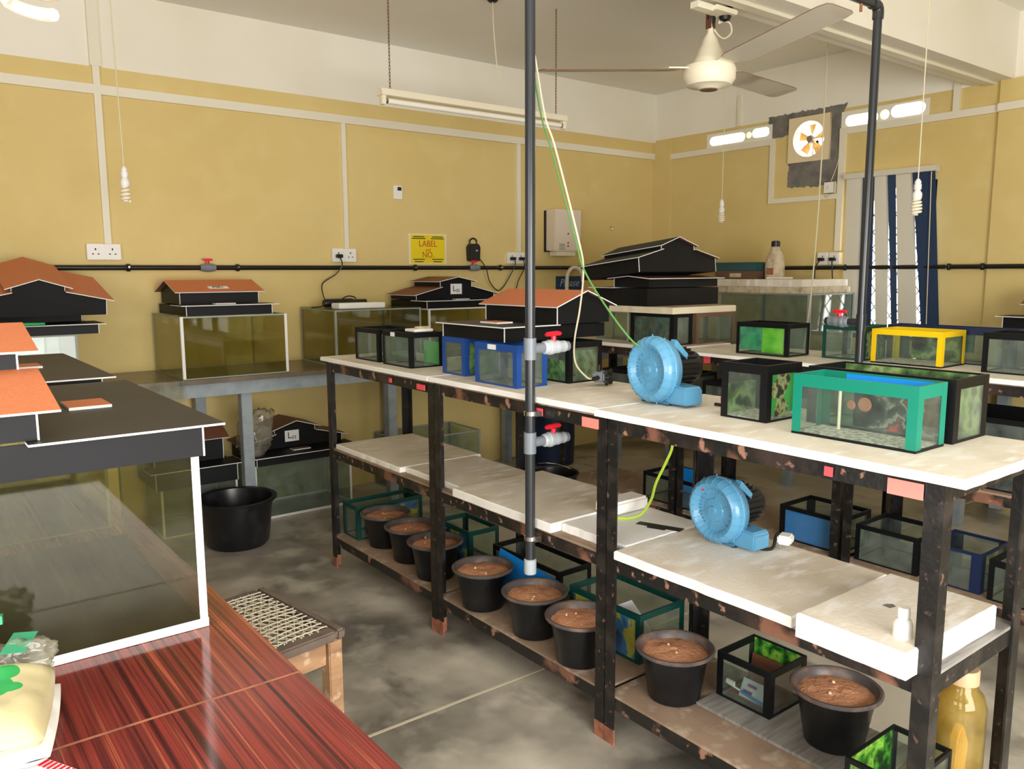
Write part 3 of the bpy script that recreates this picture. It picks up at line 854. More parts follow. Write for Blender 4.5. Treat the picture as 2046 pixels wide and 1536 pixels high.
# ------------------------------------------------------------------ foam sheets
def foam(name, label, x0, x1, y0, y1, z0, z1, rotz=0, group=None, mats=('foam_top', 'foam_white'), bevel=0.006, ragged=0.0, seed=1):
    cx, cy = (x0+x1)/2, (y0+y1)/2
    a, b, h = (x1-x0)/2, (y1-y0)/2, z1-z0
    random.seed(seed)
    m = MB()
    n = 14
    pts = []
    for (ax, ay), (bx, by) in (((-a, -b), (a, -b)), ((a, -b), (a, b)), ((a, b), (-a, b)), ((-a, b), (-a, -b))):
        for k in range(n):
            f = k/n
            j = ragged if 0 < k else 0
            pts.append((ax+(bx-ax)*f+random.uniform(-j, j), ay+(by-ay)*f+random.uniform(-j, j)))
    N = len(pts)
    ins = 0.004
    vs = [(x, y, 0) for x, y in pts]+[(x, y, h-ins) for x, y in pts]+[(x*(1-ins/a), y*(1-ins/b), h) for x, y in pts]
    m.add(vs, [tuple(range(N-1, -1, -1))], 1)
    m.add(vs, [(i, (i+1) % N, N+(i+1) % N, N+i) for i in range(N)], 1)
    m.add(vs, [(N+i, N+(i+1) % N, 2*N+(i+1) % N, 2*N+i) for i in range(N)], 1)
    m.add(vs, [tuple(range(2*N, 3*N))], 0)
    o = m.build(name, list(mats))
    o.location = (cx, cy, z0)
    o.rotation_euler = (0, 0, rotz)
    return tag(o, label, 'foam sheet', group)
G1 = 'foam sheets on the near rack top'
ZT0, ZT = 1.0285, 1.047
foam('foam_sheet', 'dirty white foam sheet covering the far bay top of the near rack', 1.65, 2.12, 2.68, 3.66, ZT0, ZT, 0, G1, ragged=0.002, seed=1)
foam('foam_sheet', 'dirty white foam sheet under the upper blue blower', 1.652, 2.12, 1.72, 2.67, ZT0, ZT, R(0.2), G1, ragged=0.002, seed=2)
foam('foam_sheet', 'thick bright foam sheet under the teal framed tank', 1.625, 2.12, 0.665, 1.71, ZT0, ZT+0.001, R(-0.3), G1, ragged=0.002, seed=3)
G2 = 'foam sheets on the near rack middle shelf'
ZM0, ZM = 0.6035, 0.63
foam('foam_sheet', 'grey-white foam sheet at the far end of the middle shelf', 1.675, 2.10, 2.955, 3.57, ZM0, ZM-0.004, 0, G2, ragged=0.0018, seed=4)
foam('foam_sheet', 'foam sheet behind the second leg on the middle shelf', 1.702, 2.065, 2.52, 2.945, ZM0, ZM-0.004, 0, G2, ragged=0.0018, seed=5)
foam('foam_sheet', 'raised foam sheet beside the pole on the middle shelf', 1.655, 2.105, 1.945, 2.515, ZM0, ZM+0.004, R(0.5), G2, ragged=0.002, seed=6)
foam('foam_sheet', 'narrow rough white foam sheet with black tape on it', 1.703, 2.066, 1.648, 1.938, ZM0, ZM, 0, G2, ('foam_white', 'foam_white'), ragged=0.002, seed=7)
foam('foam_sheet', 'long stained foam sheet under the lower blue blower', 1.648, 2.10, 1.045, 1.642, ZM0, ZM, 0, G2, ragged=0.002, seed=8)
foam('foam_slab', 'thick foam slab with a dark spot on the near end of the middle shelf', 1.615, 2.03, 0.748, 1.01, ZM0, 0.662, R(-1.0), G2, bevel=0.015, ragged=0.0008, seed=9)
tag(MB().prism([(-0.012, -0.008), (0.008, -0.012), (0.016, 0.0), (0.006, 0.01), (-0.01, 0.012)], 0, 0.0006).build('spot', 'cement', bpy.data.objects['foam_slab'], loc=(0.0, 0.02, 0.0586)), None)
G3 = 'foam sheets on the second rack row'
foam('foam_sheet', 'foam board under the stacked hoods tanks on the second row', 3.27, 3.78, 2.86, 3.76, ZT0, ZT, 0, G3, ('foam_old', 'foam_white'), ragged=0.002, seed=11)
foam('foam_sheet', 'foam board under the green printed tank on the second row', 3.22, 3.78, 1.88, 2.83, ZT0, ZT-0.003, R(-1), G3, ('foam_top', 'foam_white'), ragged=0.002, seed=12)
foam('foam_sheet', 'foam board under the yellow framed tank on the second row', 3.27, 3.80, 0.90, 1.86, ZT0, ZT, R(0.5), G3, ('foam_top', 'foam_white'), ragged=0.002, seed=13)

# ------------------------------------------------------------------ tanks
def tank(label, x0, x1, y0, y1, z0, h, frame='tape_black', glass='glass_dusty', rimh=0.022, strip=0.018, base=0.006, rotz=0, group=None, backs=(), name='fish_tank', cat='fish tank', tag_paper=None, lining=None, rear=None, front_tape=0.0):
    cx, cy = (x0+x1)/2, (y0+y1)/2
    a, b = (x1-x0)/2, (y1-y0)/2
    t = thing(name, label, cat, (cx, cy, z0), rotz, group)
    g = 0.004
    e = 0.0012
    A, B = a-e, b-e
    MB().box(-A, A, -B, B, e, g).build('bottom_pane', glass, t)
    for sx in (-1, 1):
        p = MB().box(min(sx*A, sx*(A-g)), max(sx*A, sx*(A-g)), -B, B, g, h-e).build('pane', glass, t)
    for sy in (-1, 1):
        MB().box(-A+g, A-g, min(sy*B, sy*(B-g)), max(sy*B, sy*(B-g)), g, h-e).build('pane', glass, t)
    if rimh:
        MB().ring(-a, a, -b, b, h-rimh, h, 0.0075).build('rim', rear or frame, t)
    if base:
        if front_tape:
            MB().box(-a-0.0012, a+0.0012, -b-0.0012, -b-0.0004, 0, front_tape).build('front_tape', frame, t)
        MB().ring(-a-0.0003, a+0.0003, -b-0.0003, b+0.0003, 0, base, 0.006).build('base_edge', rear if rear else frame if frame not in ('tape_teal', 'tape_yellow') else 'tape_black', t)
    if strip:
        for sx in (-1, 1):
            for sy in (-1, 1):
                X, Y = sx*(a+0.0002), sy*(b+0.0002)
                th = 0.0014
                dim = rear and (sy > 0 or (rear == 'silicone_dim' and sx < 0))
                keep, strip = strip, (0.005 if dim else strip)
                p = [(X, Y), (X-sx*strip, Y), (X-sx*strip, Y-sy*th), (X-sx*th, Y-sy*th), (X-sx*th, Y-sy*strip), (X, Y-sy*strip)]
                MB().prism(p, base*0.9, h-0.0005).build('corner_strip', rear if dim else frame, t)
                strip = keep
    for k in backs:
        side, m = k[0], k[1]
        f0, f1, g0, g1 = k[2] if len(k) > 2 else (0, 1, 0, 1)
        ins = 0.0062
        za, zb = g+0.002+(h-2*g)*g0, g+(h-2*g)*g1
        if side in '-x+x' and side[1] == 'x':
            s_ = -1 if side[0] == '-' else 1
            xx = s_*(A-ins)
            MB().box(xx-0.0008, xx+0.0008, -B+0.008+(2*B-0.016)*f0, -B+0.008+(2*B-0.016)*f1, za, zb).build('backdrop', m, t)
        else:
            s_ = -1 if side[0] == '-' else 1
            yy = s_*(B-ins)
            MB().box(-A+0.008+(2*A-0.016)*f0, -A+0.008+(2*A-0.016)*f1, yy-0.0008, yy+0.0008, za, zb).build('backdrop', m, t)
    if lining:
        MB().box(-A+0.008, A-0.008, -B+0.008, B-0.008, g+0.0003, g+0.004).build('gravel', lining, t)
    if tag_paper:
        y_, w_ = tag_paper
        MB().box(-a-0.0012, -a-0.0003, y_-w_/2, y_+w_/2, h-0.022, h-0.004).build('paper_tag', 'paper', t)
    return t
GT = 'small framed tanks on the near rack top'
tank('small black framed tank at the far end of the rack top', 1.745, 1.93, 3.245, 3.47, ZT, 0.15, 'tape_black', group=GT)
tk = tank('small black framed tank with a paper tag and a white foam block on it', 1.735, 1.895, 2.945, 3.185, ZT, 0.15, 'tape_black', group=GT, tag_paper=(0.03, 0.035), backs=[('+x', 'print_green', (0.0, 0.6, 0.0, 0.7))])
tank('small bright blue framed tank with a green printed side', 1.765, 1.93, 2.585, 2.745, ZT, 0.15, 'tape_blue', group=GT, strip=0.022, backs=[('-y', 'print_plants', (0.15, 1, 0, 1))])
tank('small blue framed tank with a paper tag right behind the pole', 1.712, 1.85, 2.19, 2.44, ZT, 0.15, 'tape_blue', group=GT, rimh=0.026, strip=0.022, tag_paper=(0.02, 0.05))
tank('black framed tank with green plants behind the blue tank', 1.94, 2.105, 2.175, 2.40, ZT, 0.15, 'tape_black', group=GT, strip=0.02, backs=[('-x', 'print_plants', (0, 1, 0, 0.55)), ('-y', 'print_murk', (0.2, 0.9, 0, 0.8))])
GTK = tank('black framed tank with a rocky green printed side beside the upper blower', 1.828, 1.985, 1.262, 1.41, ZT, 0.155, 'tape_black', 'glass', group=GT, strip=0.022, rimh=0.026, lining='gravel_white',
     backs=[('-y', 'print_green', (0.0, 1.0, 0.1, 1.0)), ('+y', 'print_murk', (0, 1, 0, 0.6))])
MB().prism([(-0.035, 0.012), (0.02, 0.012), (0.03, 0.042), (0.005, 0.062), (0.02, 0.087), (0.035, 0.11), (0.025, 0.132), (-0.03, 0.132), (-0.025, 0.115), (-0.05, 0.10), (-0.055, 0.07), (-0.025, 0.06)], -0.0683, -0.0675, 'y').build('rock_print', 'print_rock', GTK)
TEAL = tank('long teal framed tank with blue lining and red corals printed inside', 1.772, 1.905, 0.838, 1.148, ZT+0.001, 0.15, 'tape_teal', 'glass', 0.03, 0.024, group=GT, lining='gravel_white',
     backs=[('+x', 'print_coral', (0.0, 0.72, 0.08, 0.78)), ('+x', 'blue_sheet', (0.0, 0.8, 0.80, 1.0))])
for y_, z_, r_ in ((-0.02, 0.075, 0.018), (-0.06, 0.115, 0.01), (0.015, 0.07, 0.012)):
    MB().lathe([(0.001, -0.001), (r_*0.9, 0), (r_, 0.002), (r_*0.8, 0.004), (0.001, 0.004)], 14).xf(Matrix.Translation((0.05, y_+0.05, z_)) @ Matrix.Rotation(R(-90), 4, 'Y')).build('coral_print', 'rust_foot', TEAL)
MB().cyl((0.03, 0.085, 0.008), (0.03, 0.085, 0.12), 0.004, n=8).build('airline_tube', 'plastic_cream', TEAL)
tank('large black framed tank with green murky sides behind the teal tank', 1.935, 2.11, 0.832, 1.21, ZT+0.001, 0.152, 'tape_black', group=GT, rimh=0.024, strip=0.026, backs=[('+x', 'print_murk', (0, 1, 0, 1)), ('-y', 'print_murk', (0, 1, 0, 0.9))])
# white foam block lying in the second tank
tag(MB().box(1.775, 1.87, 2.975, 3.06, ZT+0.1504, ZT+0.162).build('foam_block', 'foam_white', bevel=0.003), 'white foam block laid across the tagged black tank', 'foam block')
tag(MB().box(1.80, 1.86, 2.985, 3.02, ZT+0.1624, ZT+0.172).build('test_kit', 'foam_old', bevel=0.002), 'small cream packet on the white foam block', 'packet')

GT2 = 'small framed tanks on the second rack row'
tank('black framed tank with a teal and lime printed face on the second row', 3.34, 3.52, 2.205, 2.495, ZT, 0.155, 'tape_black', 'glass', group=GT2, backs=[('-x', 'print_teal', (0.5, 0.97, 0.1, 1.0)), ('-x', 'print_lime', (0.06, 0.5, 0.05, 0.95))])
tank('dark green framed tank with a rock print right of the lime tank', 3.47, 3.66, 1.90, 2.105, ZT, 0.155, 'tape_green', group=GT2, backs=[('-y', 'print_rock', (0, 1, 0, 1))])
tank('bright yellow framed tank on the second row', 3.44, 3.65, 1.545, 1.85, ZT, 0.15, 'tape_yellow', 'glass', 0.024, 0.022, group=GT2, backs=[('+x', 'print_murk', (0.02, 0.75, 0.05, 0.9))], lining='gravel_white')
tank('navy framed tank just behind the yellow one', 3.67, 3.785, 1.35, 1.90, ZT, 0.158, 'tape_navy', group=GT2, rimh=0.03, strip=0.05, backs=[('-x', 'print_dark', (0.3, 0.8, 0.3, 1))])
tank('black framed tank cut by the right edge of the view', 3.44, 3.64, 1.10, 1.39, ZT, 0.16, 'tape_black', group=GT2, rimh=0.026, strip=0.022)
tank('dark teal tank with shadowy plants under the foam plate', 3.39, 3.545, 2.945, 3.27, ZT, 0.172, 'tape_black', group=GT2, rimh=0.02, strip=0.03, backs=[('-x', 'print_dark', (0, 1, 0, 1))])
tank('plain glass tank left of the dark teal tank under the foam plate', 3.39, 3.545, 3.29, 3.56, ZT, 0.172, 'silicone_grey', group=GT2, rimh=0.006, strip=0.008)
tank('brown taped tank under the right half of the foam plate', 3.56, 3.90, 2.93, 3.14, ZT, 0.172, 'tape_brown', group=GT2, rimh=0.022, strip=0.02)

# ------------------------------------------------------------------ foam-board hoods shaped like little houses
HB = ['hood_black', 'card_edge', 'hood_black']
def trim_edges(t, W, D, h, name='edge_trim'):
    for sx in (-1, 1):
        MB().box(sx*W/2-0.0016, sx*W/2+0.0016, -D/2-0.0016, -D/2+0.0016, 0, h).build(name, 'card_edge', t)
def hood_m(label, loc, rotz, W, D, lip, porch, house_h, rise, roof='roof_orange', over=0.03, housew=None, tabp=True, lidm='hood_black_lit', group='hoods shaped like little houses', sign=None):
    """lip box; lid over the front part (depth porch); house behind with a ridge along the width"""
    t = thing('tank_hood', label, 'tank hood', loc, rotz, group)
    housew = housew or W-0.06
    ring = MB().ring(-W/2, W/2, -D/2, D/2, 0, lip, 0.005)
    ring.build('lip', 'hood_black', t)
    trim_edges(t, W, D, lip)
    yh = -D/2+porch
    MB().sheet([(-W/2-over, -D/2-over, lip+0.004), (W/2+over, -D/2-over, lip+0.004), (W/2+over, yh+0.02, lip+0.004), (-W/2-over, yh+0.02, lip+0.004)], 0.004).build('porch_lid', [lidm, 'card_edge', 'hood_black'], t)
    if tabp:
        MB().sheet([(-0.06, -D/2+porch*0.35, lip+0.010), (0.05, -D/2+porch*0.35, lip+0.010), (0.05, -D/2+porch*0.68, lip+0.010), (-0.06, -D/2+porch*0.68, lip+0.010)], 0.006).build('lid_tab', [roof, 'card_edge', roof], t)
    y1 = D/2
    ym = (yh+y1)/2
    zt = lip+house_h
    zr = zt+rise
    MB().prism([(yh, lip+0.005), (y1, lip+0.005), (y1, zt), (ym, zr-0.004), (yh, zt)], -housew/2, housew/2, 'x').build('house', 'hood_black', t)
    for sx in (-1, 1):
        MB().box(sx*housew/2-0.0016, sx*housew/2+0.0016, yh-0.0016, yh+0.0016, lip+0.005, zt).build('edge_trim', 'card_edge', t)
    ow = housew/2+over
    sl = rise/(ym-yh)
    oy = over*1.0
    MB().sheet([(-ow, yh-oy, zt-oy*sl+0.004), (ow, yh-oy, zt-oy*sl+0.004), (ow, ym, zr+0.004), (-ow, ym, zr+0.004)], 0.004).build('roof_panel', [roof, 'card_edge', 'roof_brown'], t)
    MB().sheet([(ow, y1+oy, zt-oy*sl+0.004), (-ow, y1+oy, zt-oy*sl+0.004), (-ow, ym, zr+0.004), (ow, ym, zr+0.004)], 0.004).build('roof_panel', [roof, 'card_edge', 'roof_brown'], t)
    if sign:
        q = MB().sheet([(-0.05, yh+0.02, zt+0.02*sl+0.006), (0.06, yh+0.02, zt+0.02*sl+0.006), (0.06, yh+0.06, zt+0.06*sl+0.006), (-0.05, yh+0.06, zt+0.06*sl+0.006)], 0.001, 0, 0, 0).build('paper_label', 'paper', t)
        text_part(q, sign, 0.036, 'ink', (0.005, yh+0.04, zt+0.04*sl+0.0075), (math.atan(sl), 0, 0))
    return t
def hood_l(label, loc, rotz, W, D, lip, porch, c, wing=(0.055, 0.10), cen=(0.145, 0.18), roof='roof_orange', over=0.03, lidm='hood_black_lit', porchlid=True, sign=None, tabp=True, group='hoods shaped like little houses', signpos=0.0):
    """gable faces the front (-y): raised middle gable of half width c, lower wings, porch lid in front"""
    t = thing('tank_hood', label, 'tank hood', loc, rotz, group)
    w = W/2
    if lip:
        MB().ring(-w, w, -D/2, D/2, 0, lip, 0.005).build('lip', 'hood_black', t)
        trim_edges(t, W, D, lip)
    yh = -D/2+porch
    y1 = D/2
    z0 = lip
    if porchlid and porch > 0:
        MB().sheet([(-w-over, -D/2-over, z0+0.004), (w+over, -D/2-over, z0+0.004), (w+over, yh+0.02, z0+0.004), (-w-over, yh+0.02, z0+0.004)], 0.004).build('porch_lid', [lidm, 'card_edge', 'hood_black'], t)
    if tabp and porch > 0:
        MB().sheet([(-0.06, -D/2+porch*0.35, z0+0.010), (0.05, -D/2+porch*0.35, z0+0.010), (0.05, -D/2+porch*0.65, z0+0.010), (-0.06, -D/2+porch*0.65, z0+0.010)], 0.006).build('lid_tab', [roof, 'card_edge', roof], t)
    e0, e1, k0, k1 = (z0+v for v in (*wing, *cen))
    poly = [(-w, z0+0.005), (w, z0+0.005), (w, e0), (c, e1), (c, k0), (0, k1), (-c, k0), (-c, e1), (-w, e0)]
    MB().prism(poly, yh, y1, 'y').build('house', 'hood_black', t)
    for sx in (-1, 1):
        MB().box(sx*w-0.0016, sx*w+0.0016, yh-0.0016, yh+0.0016, z0+0.005, e0).build('edge_trim', 'card_edge', t)
        MB().box(sx*c-0.0016, sx*c+0.0016, yh-0.0016, yh+0.0016, e1, k0).build('edge_trim', 'card_edge', t)
    ys, ye = yh-over, y1+over*0.5
    sw = (e1-e0)/(w-c)
    sc_ = (k1-k0)/c
    h = 0.004
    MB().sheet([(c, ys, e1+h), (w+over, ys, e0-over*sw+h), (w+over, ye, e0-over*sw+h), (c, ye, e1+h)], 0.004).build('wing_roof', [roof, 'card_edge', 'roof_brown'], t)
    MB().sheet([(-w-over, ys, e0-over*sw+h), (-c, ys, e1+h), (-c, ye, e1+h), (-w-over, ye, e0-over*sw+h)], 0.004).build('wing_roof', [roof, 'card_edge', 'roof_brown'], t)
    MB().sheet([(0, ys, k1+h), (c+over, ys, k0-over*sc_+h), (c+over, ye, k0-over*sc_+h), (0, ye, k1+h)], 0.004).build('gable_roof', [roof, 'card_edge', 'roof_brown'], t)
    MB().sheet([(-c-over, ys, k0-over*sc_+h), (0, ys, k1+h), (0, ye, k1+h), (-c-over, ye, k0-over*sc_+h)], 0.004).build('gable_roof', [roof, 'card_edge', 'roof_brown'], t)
    if sign:
        zc = (z0+k0)/2+0.01
        q = MB().box(signpos-0.045, signpos+0.045, yh-0.002, yh-0.0004, zc-0.034, zc+0.034).build('paper_label', 'paper', t)
        text_part(q, sign[0], 0.055, 'ink', (signpos-0.016, yh-0.0028, zc+0.002), RX)
        text_part(q, sign[1:], 0.03, 'ink', (signpos+0.013, yh-0.0028, zc-0.012), RX)
    return t
# big hood across the blue tanks on the rack top, porch towards the left
hood_m('big black hood with an orange roof resting on the blue framed tanks', (2.01, 2.525, ZT+0.1505), R(-90), 0.405, 0.50, 0.052, 0.23, 0.075, 0.052, housew=0.455, lidm='hood_black_lit', over=0.022)
# stack of hoods on the foam plate
foam('foam_plate', 'thick cream foam plate under the stack of black hoods', 3.365, 3.915, 2.935, 3.52, ZT+0.1725, ZT+0.208, 0, None, ('foam_old', 'plastic_cream'), ragged=0.002, seed=21)
hood_m('lower black hood of the stack on the foam plate', (3.68, 3.335, ZT+0.2085), R(180), 0.62, 0.42, 0.10, 0.15, 0.055, 0.012, roof='roof_brown', lidm='hood_black', tabp=False, over=0.03, housew=0.60)
h2 = hood_l('upper black hood of the stack, tilted gables without a porch', (3.64, 3.36, ZT+0.372), R(0), 0.66, 0.46, 0.0, 0.0, 0.14, (0.085, 0.13), (0.155, 0.20), roof='hood_black', over=0.02, porchlid=False)
h2.rotation_euler = (R(-6), 0, 0)

# ------------------------------------------------------------------ bench along the yellow wall
BZ = 0.895
def bench(label, x0, x1, y0, y1, legs, top='bench_top'):
    t = thing('work_bench', label, 'bench', ((x0+x1)/2, (y0+y1)/2, 0))
    a, b = (x1-x0)/2, (y1-y0)/2
    MB().box(-a, a, -b, b, BZ-0.025, BZ).build('bench_top', top, t, bevel=0.003)
    MB().box(-a+0.02, a-0.02, -b+0.05, -b+0.08, BZ-0.10, BZ-0.025).build('apron', 'bench_leg', t)
    for lx, ly in legs:
        lx, ly = lx-(x0+x1)/2, ly-(y0+y1)/2
        MB().box(lx-0.03, lx+0.03, ly-0.03, ly+0.03, 0, BZ-0.025).build('leg', 'bench_leg', t, bevel=0.003)
    return t
bench('long brown topped bench with grey square legs against the yellow wall', 0.0, 4.62, 4.33, 4.94, [(1.555, 4.47), (2.48, 4.47), (3.55, 4.47), (0.2, 4.47), (1.42, 4.86), (2.68, 4.86), (3.7, 4.86), (4.5, 4.47)])
bw = thing('work_bench', 'brown topped bench under the window on the right wall', 'bench', (5.04, 2.5, 0))
MB().box(-0.34, 0.34, -1.7, 1.75, BZ-0.025, BZ).build('bench_top', 'bench_top', bw, bevel=0.003)
for y_ in (-1.6, -0.5, 0.6, 1.65):
    for x_ in (-0.27, 0.27):
        MB().box(x_-0.03, x_+0.03, y_-0.03, y_+0.03, 0, BZ-0.025).build('leg', 'bench_leg', bw)
BZ += 0.001
GB = 'large glass tanks on the wall benches'
random.seed(19)
w_ = MB()
pts_ = [(0.74+i*0.05, random.uniform(0, 0.008)) for i in range(10)]
for (xa, da), (xb, db) in zip(pts_, pts_[1:]):
    w_.sheet([(xa, 4.326-da, BZ+0.002), (xa+0.012, 4.322-da, BZ-0.11), (xb+0.012, 4.322-db, BZ-0.11), (xb, 4.326-db, BZ+0.002)], 0.0008, 0, 0, 0)
tag(w_.build('plastic_wrap', 'plastic_clear'), 'wrinkled clear plastic wrap hanging over the front edge of the bench', 'plastic wrap')
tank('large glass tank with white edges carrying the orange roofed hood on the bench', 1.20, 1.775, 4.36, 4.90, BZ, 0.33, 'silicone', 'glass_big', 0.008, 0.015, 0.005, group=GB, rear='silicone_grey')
hood_m('black hood with an orange roof marked M01 on the bench tank', (1.47, 4.64, BZ+0.331), R(0), 0.46, 0.52, 0.052, 0.16, 0.075, 0.055, sign='M01', housew=0.43)
tank('large bare glass tank with a black power unit lying on its cover', 2.09, 2.68, 4.41, 4.90, BZ, 0.335, 'silicone_grey', 'glass_big', 0.008, 0.012, 0.008, group=GB)
tag(MB().box(2.085, 2.685, 4.405, 4.905, BZ+0.3355, BZ+0.3405).build('glass_cover', 'glass_big'), 'glass cover sheet lying on the large bare bench tank', 'glass sheet')
t = thing('power_unit', 'black power unit with a cord lying on the glass cover', 'power unit', (2.30, 4.70, BZ+0.341), R(4))
MB().lathe([(0.02, -0.15), (0.026, -0.14), (0.026, 0.05), (0.02, 0.06), (0.02, 0.15), (0.012, 0.155)], 16).xf(Matrix.Translation((0, 0, 0.026)) @ Matrix.Rotation(R(90), 4, 'Y')).build('body', 'plastic_black', t, smooth=True)
MB().tube([(-0.02, 0.0, 0.05), (0.02, 0, 0.066), (0.06, 0, 0.062), (0.08, 0, 0.05)], 0.004, 6, 4).build('handle', 'plastic_black', t)
tag(MB().tube([(2.365, YA-0.06, 1.555), (2.37, YA-0.085, 1.50), (2.33, YA-0.07, 1.44), (2.24, YA-0.06, 1.38), (2.23, YA-0.09, 1.30), (2.20, 4.75, 1.262), (2.12, 4.66, 1.245), (2.04, 4.62, 1.241)], 0.004, 6, 6).build('mains_cable', 'plastic_black'), 'black cord falling from the middle socket to the power unit', 'cord')
tag(MB().box(2.14, 2.45, 4.45, 4.56, BZ+0.341, BZ+0.372).build('foam_bar', 'foam_white', bevel=0.004), 'white foam bar lying in front of the black power unit', 'foam bar')
tank('glass tank under the L05 hood partly hidden by the big hood', 2.72, 3.36, 4.38, 4.88, BZ, 0.325, 'silicone', 'glass_big', 0.008, 0.012, 0.008, group=GB)
hood_l('black gabled hood labelled L05 on the bench', (3.03, 4.63, BZ+0.326), R(0), 0.62, 0.46, 0.045, 0.13, 0.125, (0.04, 0.085), (0.125, 0.15), roof='roof_brown', lidm='hood_black', sign='L05', signpos=0.0)
tank('greenish glass tank at the left end of the bench below the stacked hoods', 0.22, 0.72, 4.36, 4.86, BZ, 0.265, 'silicone_grey', 'glass_dusty', 0.008, 0.010, 0.006, group=GB)
hood_m('flat black hood squeezed between the left bench tank and the gabled hood', (0.545, 4.58, BZ+0.266), R(0), 0.54, 0.46, 0.045, 0.24, 0.085, 0.004, tabp=False, lidm='hood_black', housew=0.48)
h3 = hood_l('gabled hood with orange roofs tilted on top of the flat hood', (0.565, 4.54, BZ+0.402), R(0), 0.57, 0.44, 0.0, 0.0, 0.108, (0.085, 0.125), (0.15, 0.185), over=0.03, porchlid=False)
h3.rotation_euler = (R(13), 0, 0)
for k, (m, xa, xb, y_) in enumerate((('marker_blue', 0.30, 0.57, 4.315), ('marker_green', 0.33, 0.60, 4.295))):
    t = thing('marker_pen', 'white marker pen with a %s cap lying on the flat hood' % ('blue', 'green')[k], 'pen', (xa, y_, BZ+0.3245))
    MB().cyl((-0.1, 0, 0), (0.11, 0, 0), 0.0085, n=12).build('barrel', 'plastic_white', t, smooth=True)
    MB().cyl((0.11, 0, 0), (0.25, 0, 0), 0.0095, 0.006, n=12).build('cap', m, t, smooth=True)

# tanks and hoods on the floor under the bench
GF = 'large glass tanks on the floor under the bench'
tank('large glass tank standing on the floor under the L03 hood', 1.62, 2.24, 4.56, 4.93, 0.001, 0.335, 'silicone', 'glass_dusty', 0.008, 0.014, 0.014, group=GF)
hood_l('black gabled hood labelled L03 on the floor tank under the bench', (1.93, 4.72, 0.337), R(0), 0.62, 0.42, 0.05, 0.18, 0.13, (0.05, 0.095), (0.125, 0.165), roof='roof_brown', lidm='hood_black', sign='L03', signpos=-0.02)
tank('glass tank on the floor behind the black basin', 1.10, 1.52, 4.56, 4.92, 0.001, 0.28, 'silicone', 'glass_dusty', 0.008, 0.012, 0.008, group=GF)
hood_m('black hood with a brown roof on the floor behind the grey bench leg', (1.29, 4.72, 0.283), R(0), 0.44, 0.40, 0.10, 0.14, 0.14, 0.06, roof='roof_brown', lidm='hood_black', tabp=False)
# clear plastic bag caught between the hoods
bm_ = bmesh.new()
bmesh.ops.create_icosphere(bm_, subdivisions=4, radius=1.0)
for v in bm_.verts:
    n_ = mnoise.fractal(v.co*1.6, 0.6, 2.0, 4)
    v.co = v.co*(1+0.35*n_)
    v.co = Vector((v.co.x*0.10, v.co.y*0.05, v.co.z*0.14))
me = bpy.data.meshes.new('plastic_bag'); bm_.to_mesh(me); bm_.free()
me.materials.append(MATS['plastic_clear']); me.shade_smooth()
o = bpy.data.objects.new('plastic_bag', me); COL.objects.link(o); o.location = (1.655, 4.58, 0.525); o.rotation_euler = (0.05, 0.25, 0)
tag(o, 'crumpled clear plastic bag draped beside the grey bench leg', 'plastic bag')
# black basin
t = thing('basin', 'wide black plastic basin on the floor in front of the bench', 'basin', (1.405, 4.255, 0.0))
MB().lathe([(0.001, 0.0), (0.15, 0.0), (0.165, 0.02), (0.185, 0.20), (0.192, 0.243), (0.212, 0.246), (0.214, 0.256), (0.205, 0.261), (0.188, 0.256), (0.178, 0.20), (0.158, 0.03), (0.14, 0.015), (0.001, 0.015)], 48, close=False).build('bowl', 'basin_black', t, smooth=True)
MB().lathe([(0.001, 0.02), (0.14, 0.02), (0.158, 0.036), (0.16, 0.05), (0.12, 0.035), (0.001, 0.03)], 40, close=False).build('residue', 'pot_black', t, smooth=True)

# ------------------------------------------------------------------ foreground table with the two large tanks
TZ = 0.75
t = thing('red_table', 'glossy red-brown striped laminate table in the foreground', 'table', (-0.2, 1.7, 0))
for ya, yb in ((-1.5, -0.402), (-0.398, 1.55)):
    MB().box(-0.75, 0.727, ya, yb, TZ-0.022, TZ).build('table_board', 'red_laminate', t, bevel=0.002)
MB().box(-0.75, 0.727, -0.4025, -0.3975, TZ-0.02, TZ+0.0004).build('board_joint', 'rust_foot', t)
for lx in (-0.68, 0.66):
    for ly in (-1.42, 0.0, 1.47):
        MB().box(lx-0.025, lx+0.025, ly-0.025, ly+0.025, 0, TZ-0.022).build('leg', 'black_metal', t)
MB().box(0.64, 0.68, -1.4, 1.45, TZ-0.08, TZ-0.022).build('apron', 'black_metal', t)
TZ += 0.001
GL = 'large glass tanks on the red table'
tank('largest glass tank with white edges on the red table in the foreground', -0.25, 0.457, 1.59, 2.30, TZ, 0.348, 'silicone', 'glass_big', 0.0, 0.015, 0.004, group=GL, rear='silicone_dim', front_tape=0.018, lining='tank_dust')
hood_l('nearest black hood with orange roofs over the large foreground tank', (0.1065, 1.945, TZ+0.349), R(90), 0.735, 0.715, 0.062, 0.275, 0.165, (0.062, 0.105), (0.148, 0.185), lidm='hood_black_lit', over=0.033)
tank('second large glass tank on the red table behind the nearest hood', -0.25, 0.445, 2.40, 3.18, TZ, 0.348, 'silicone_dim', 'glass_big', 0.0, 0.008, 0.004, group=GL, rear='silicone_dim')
hood_l('black porch hood behind the nearest hood on the red table', (0.095, 2.79, TZ+0.349), R(90), 0.76, 0.71, 0.07, 0.275, 0.165, (0.03, 0.05), (0.06, 0.075), lidm='hood_black_lit', over=0.03)

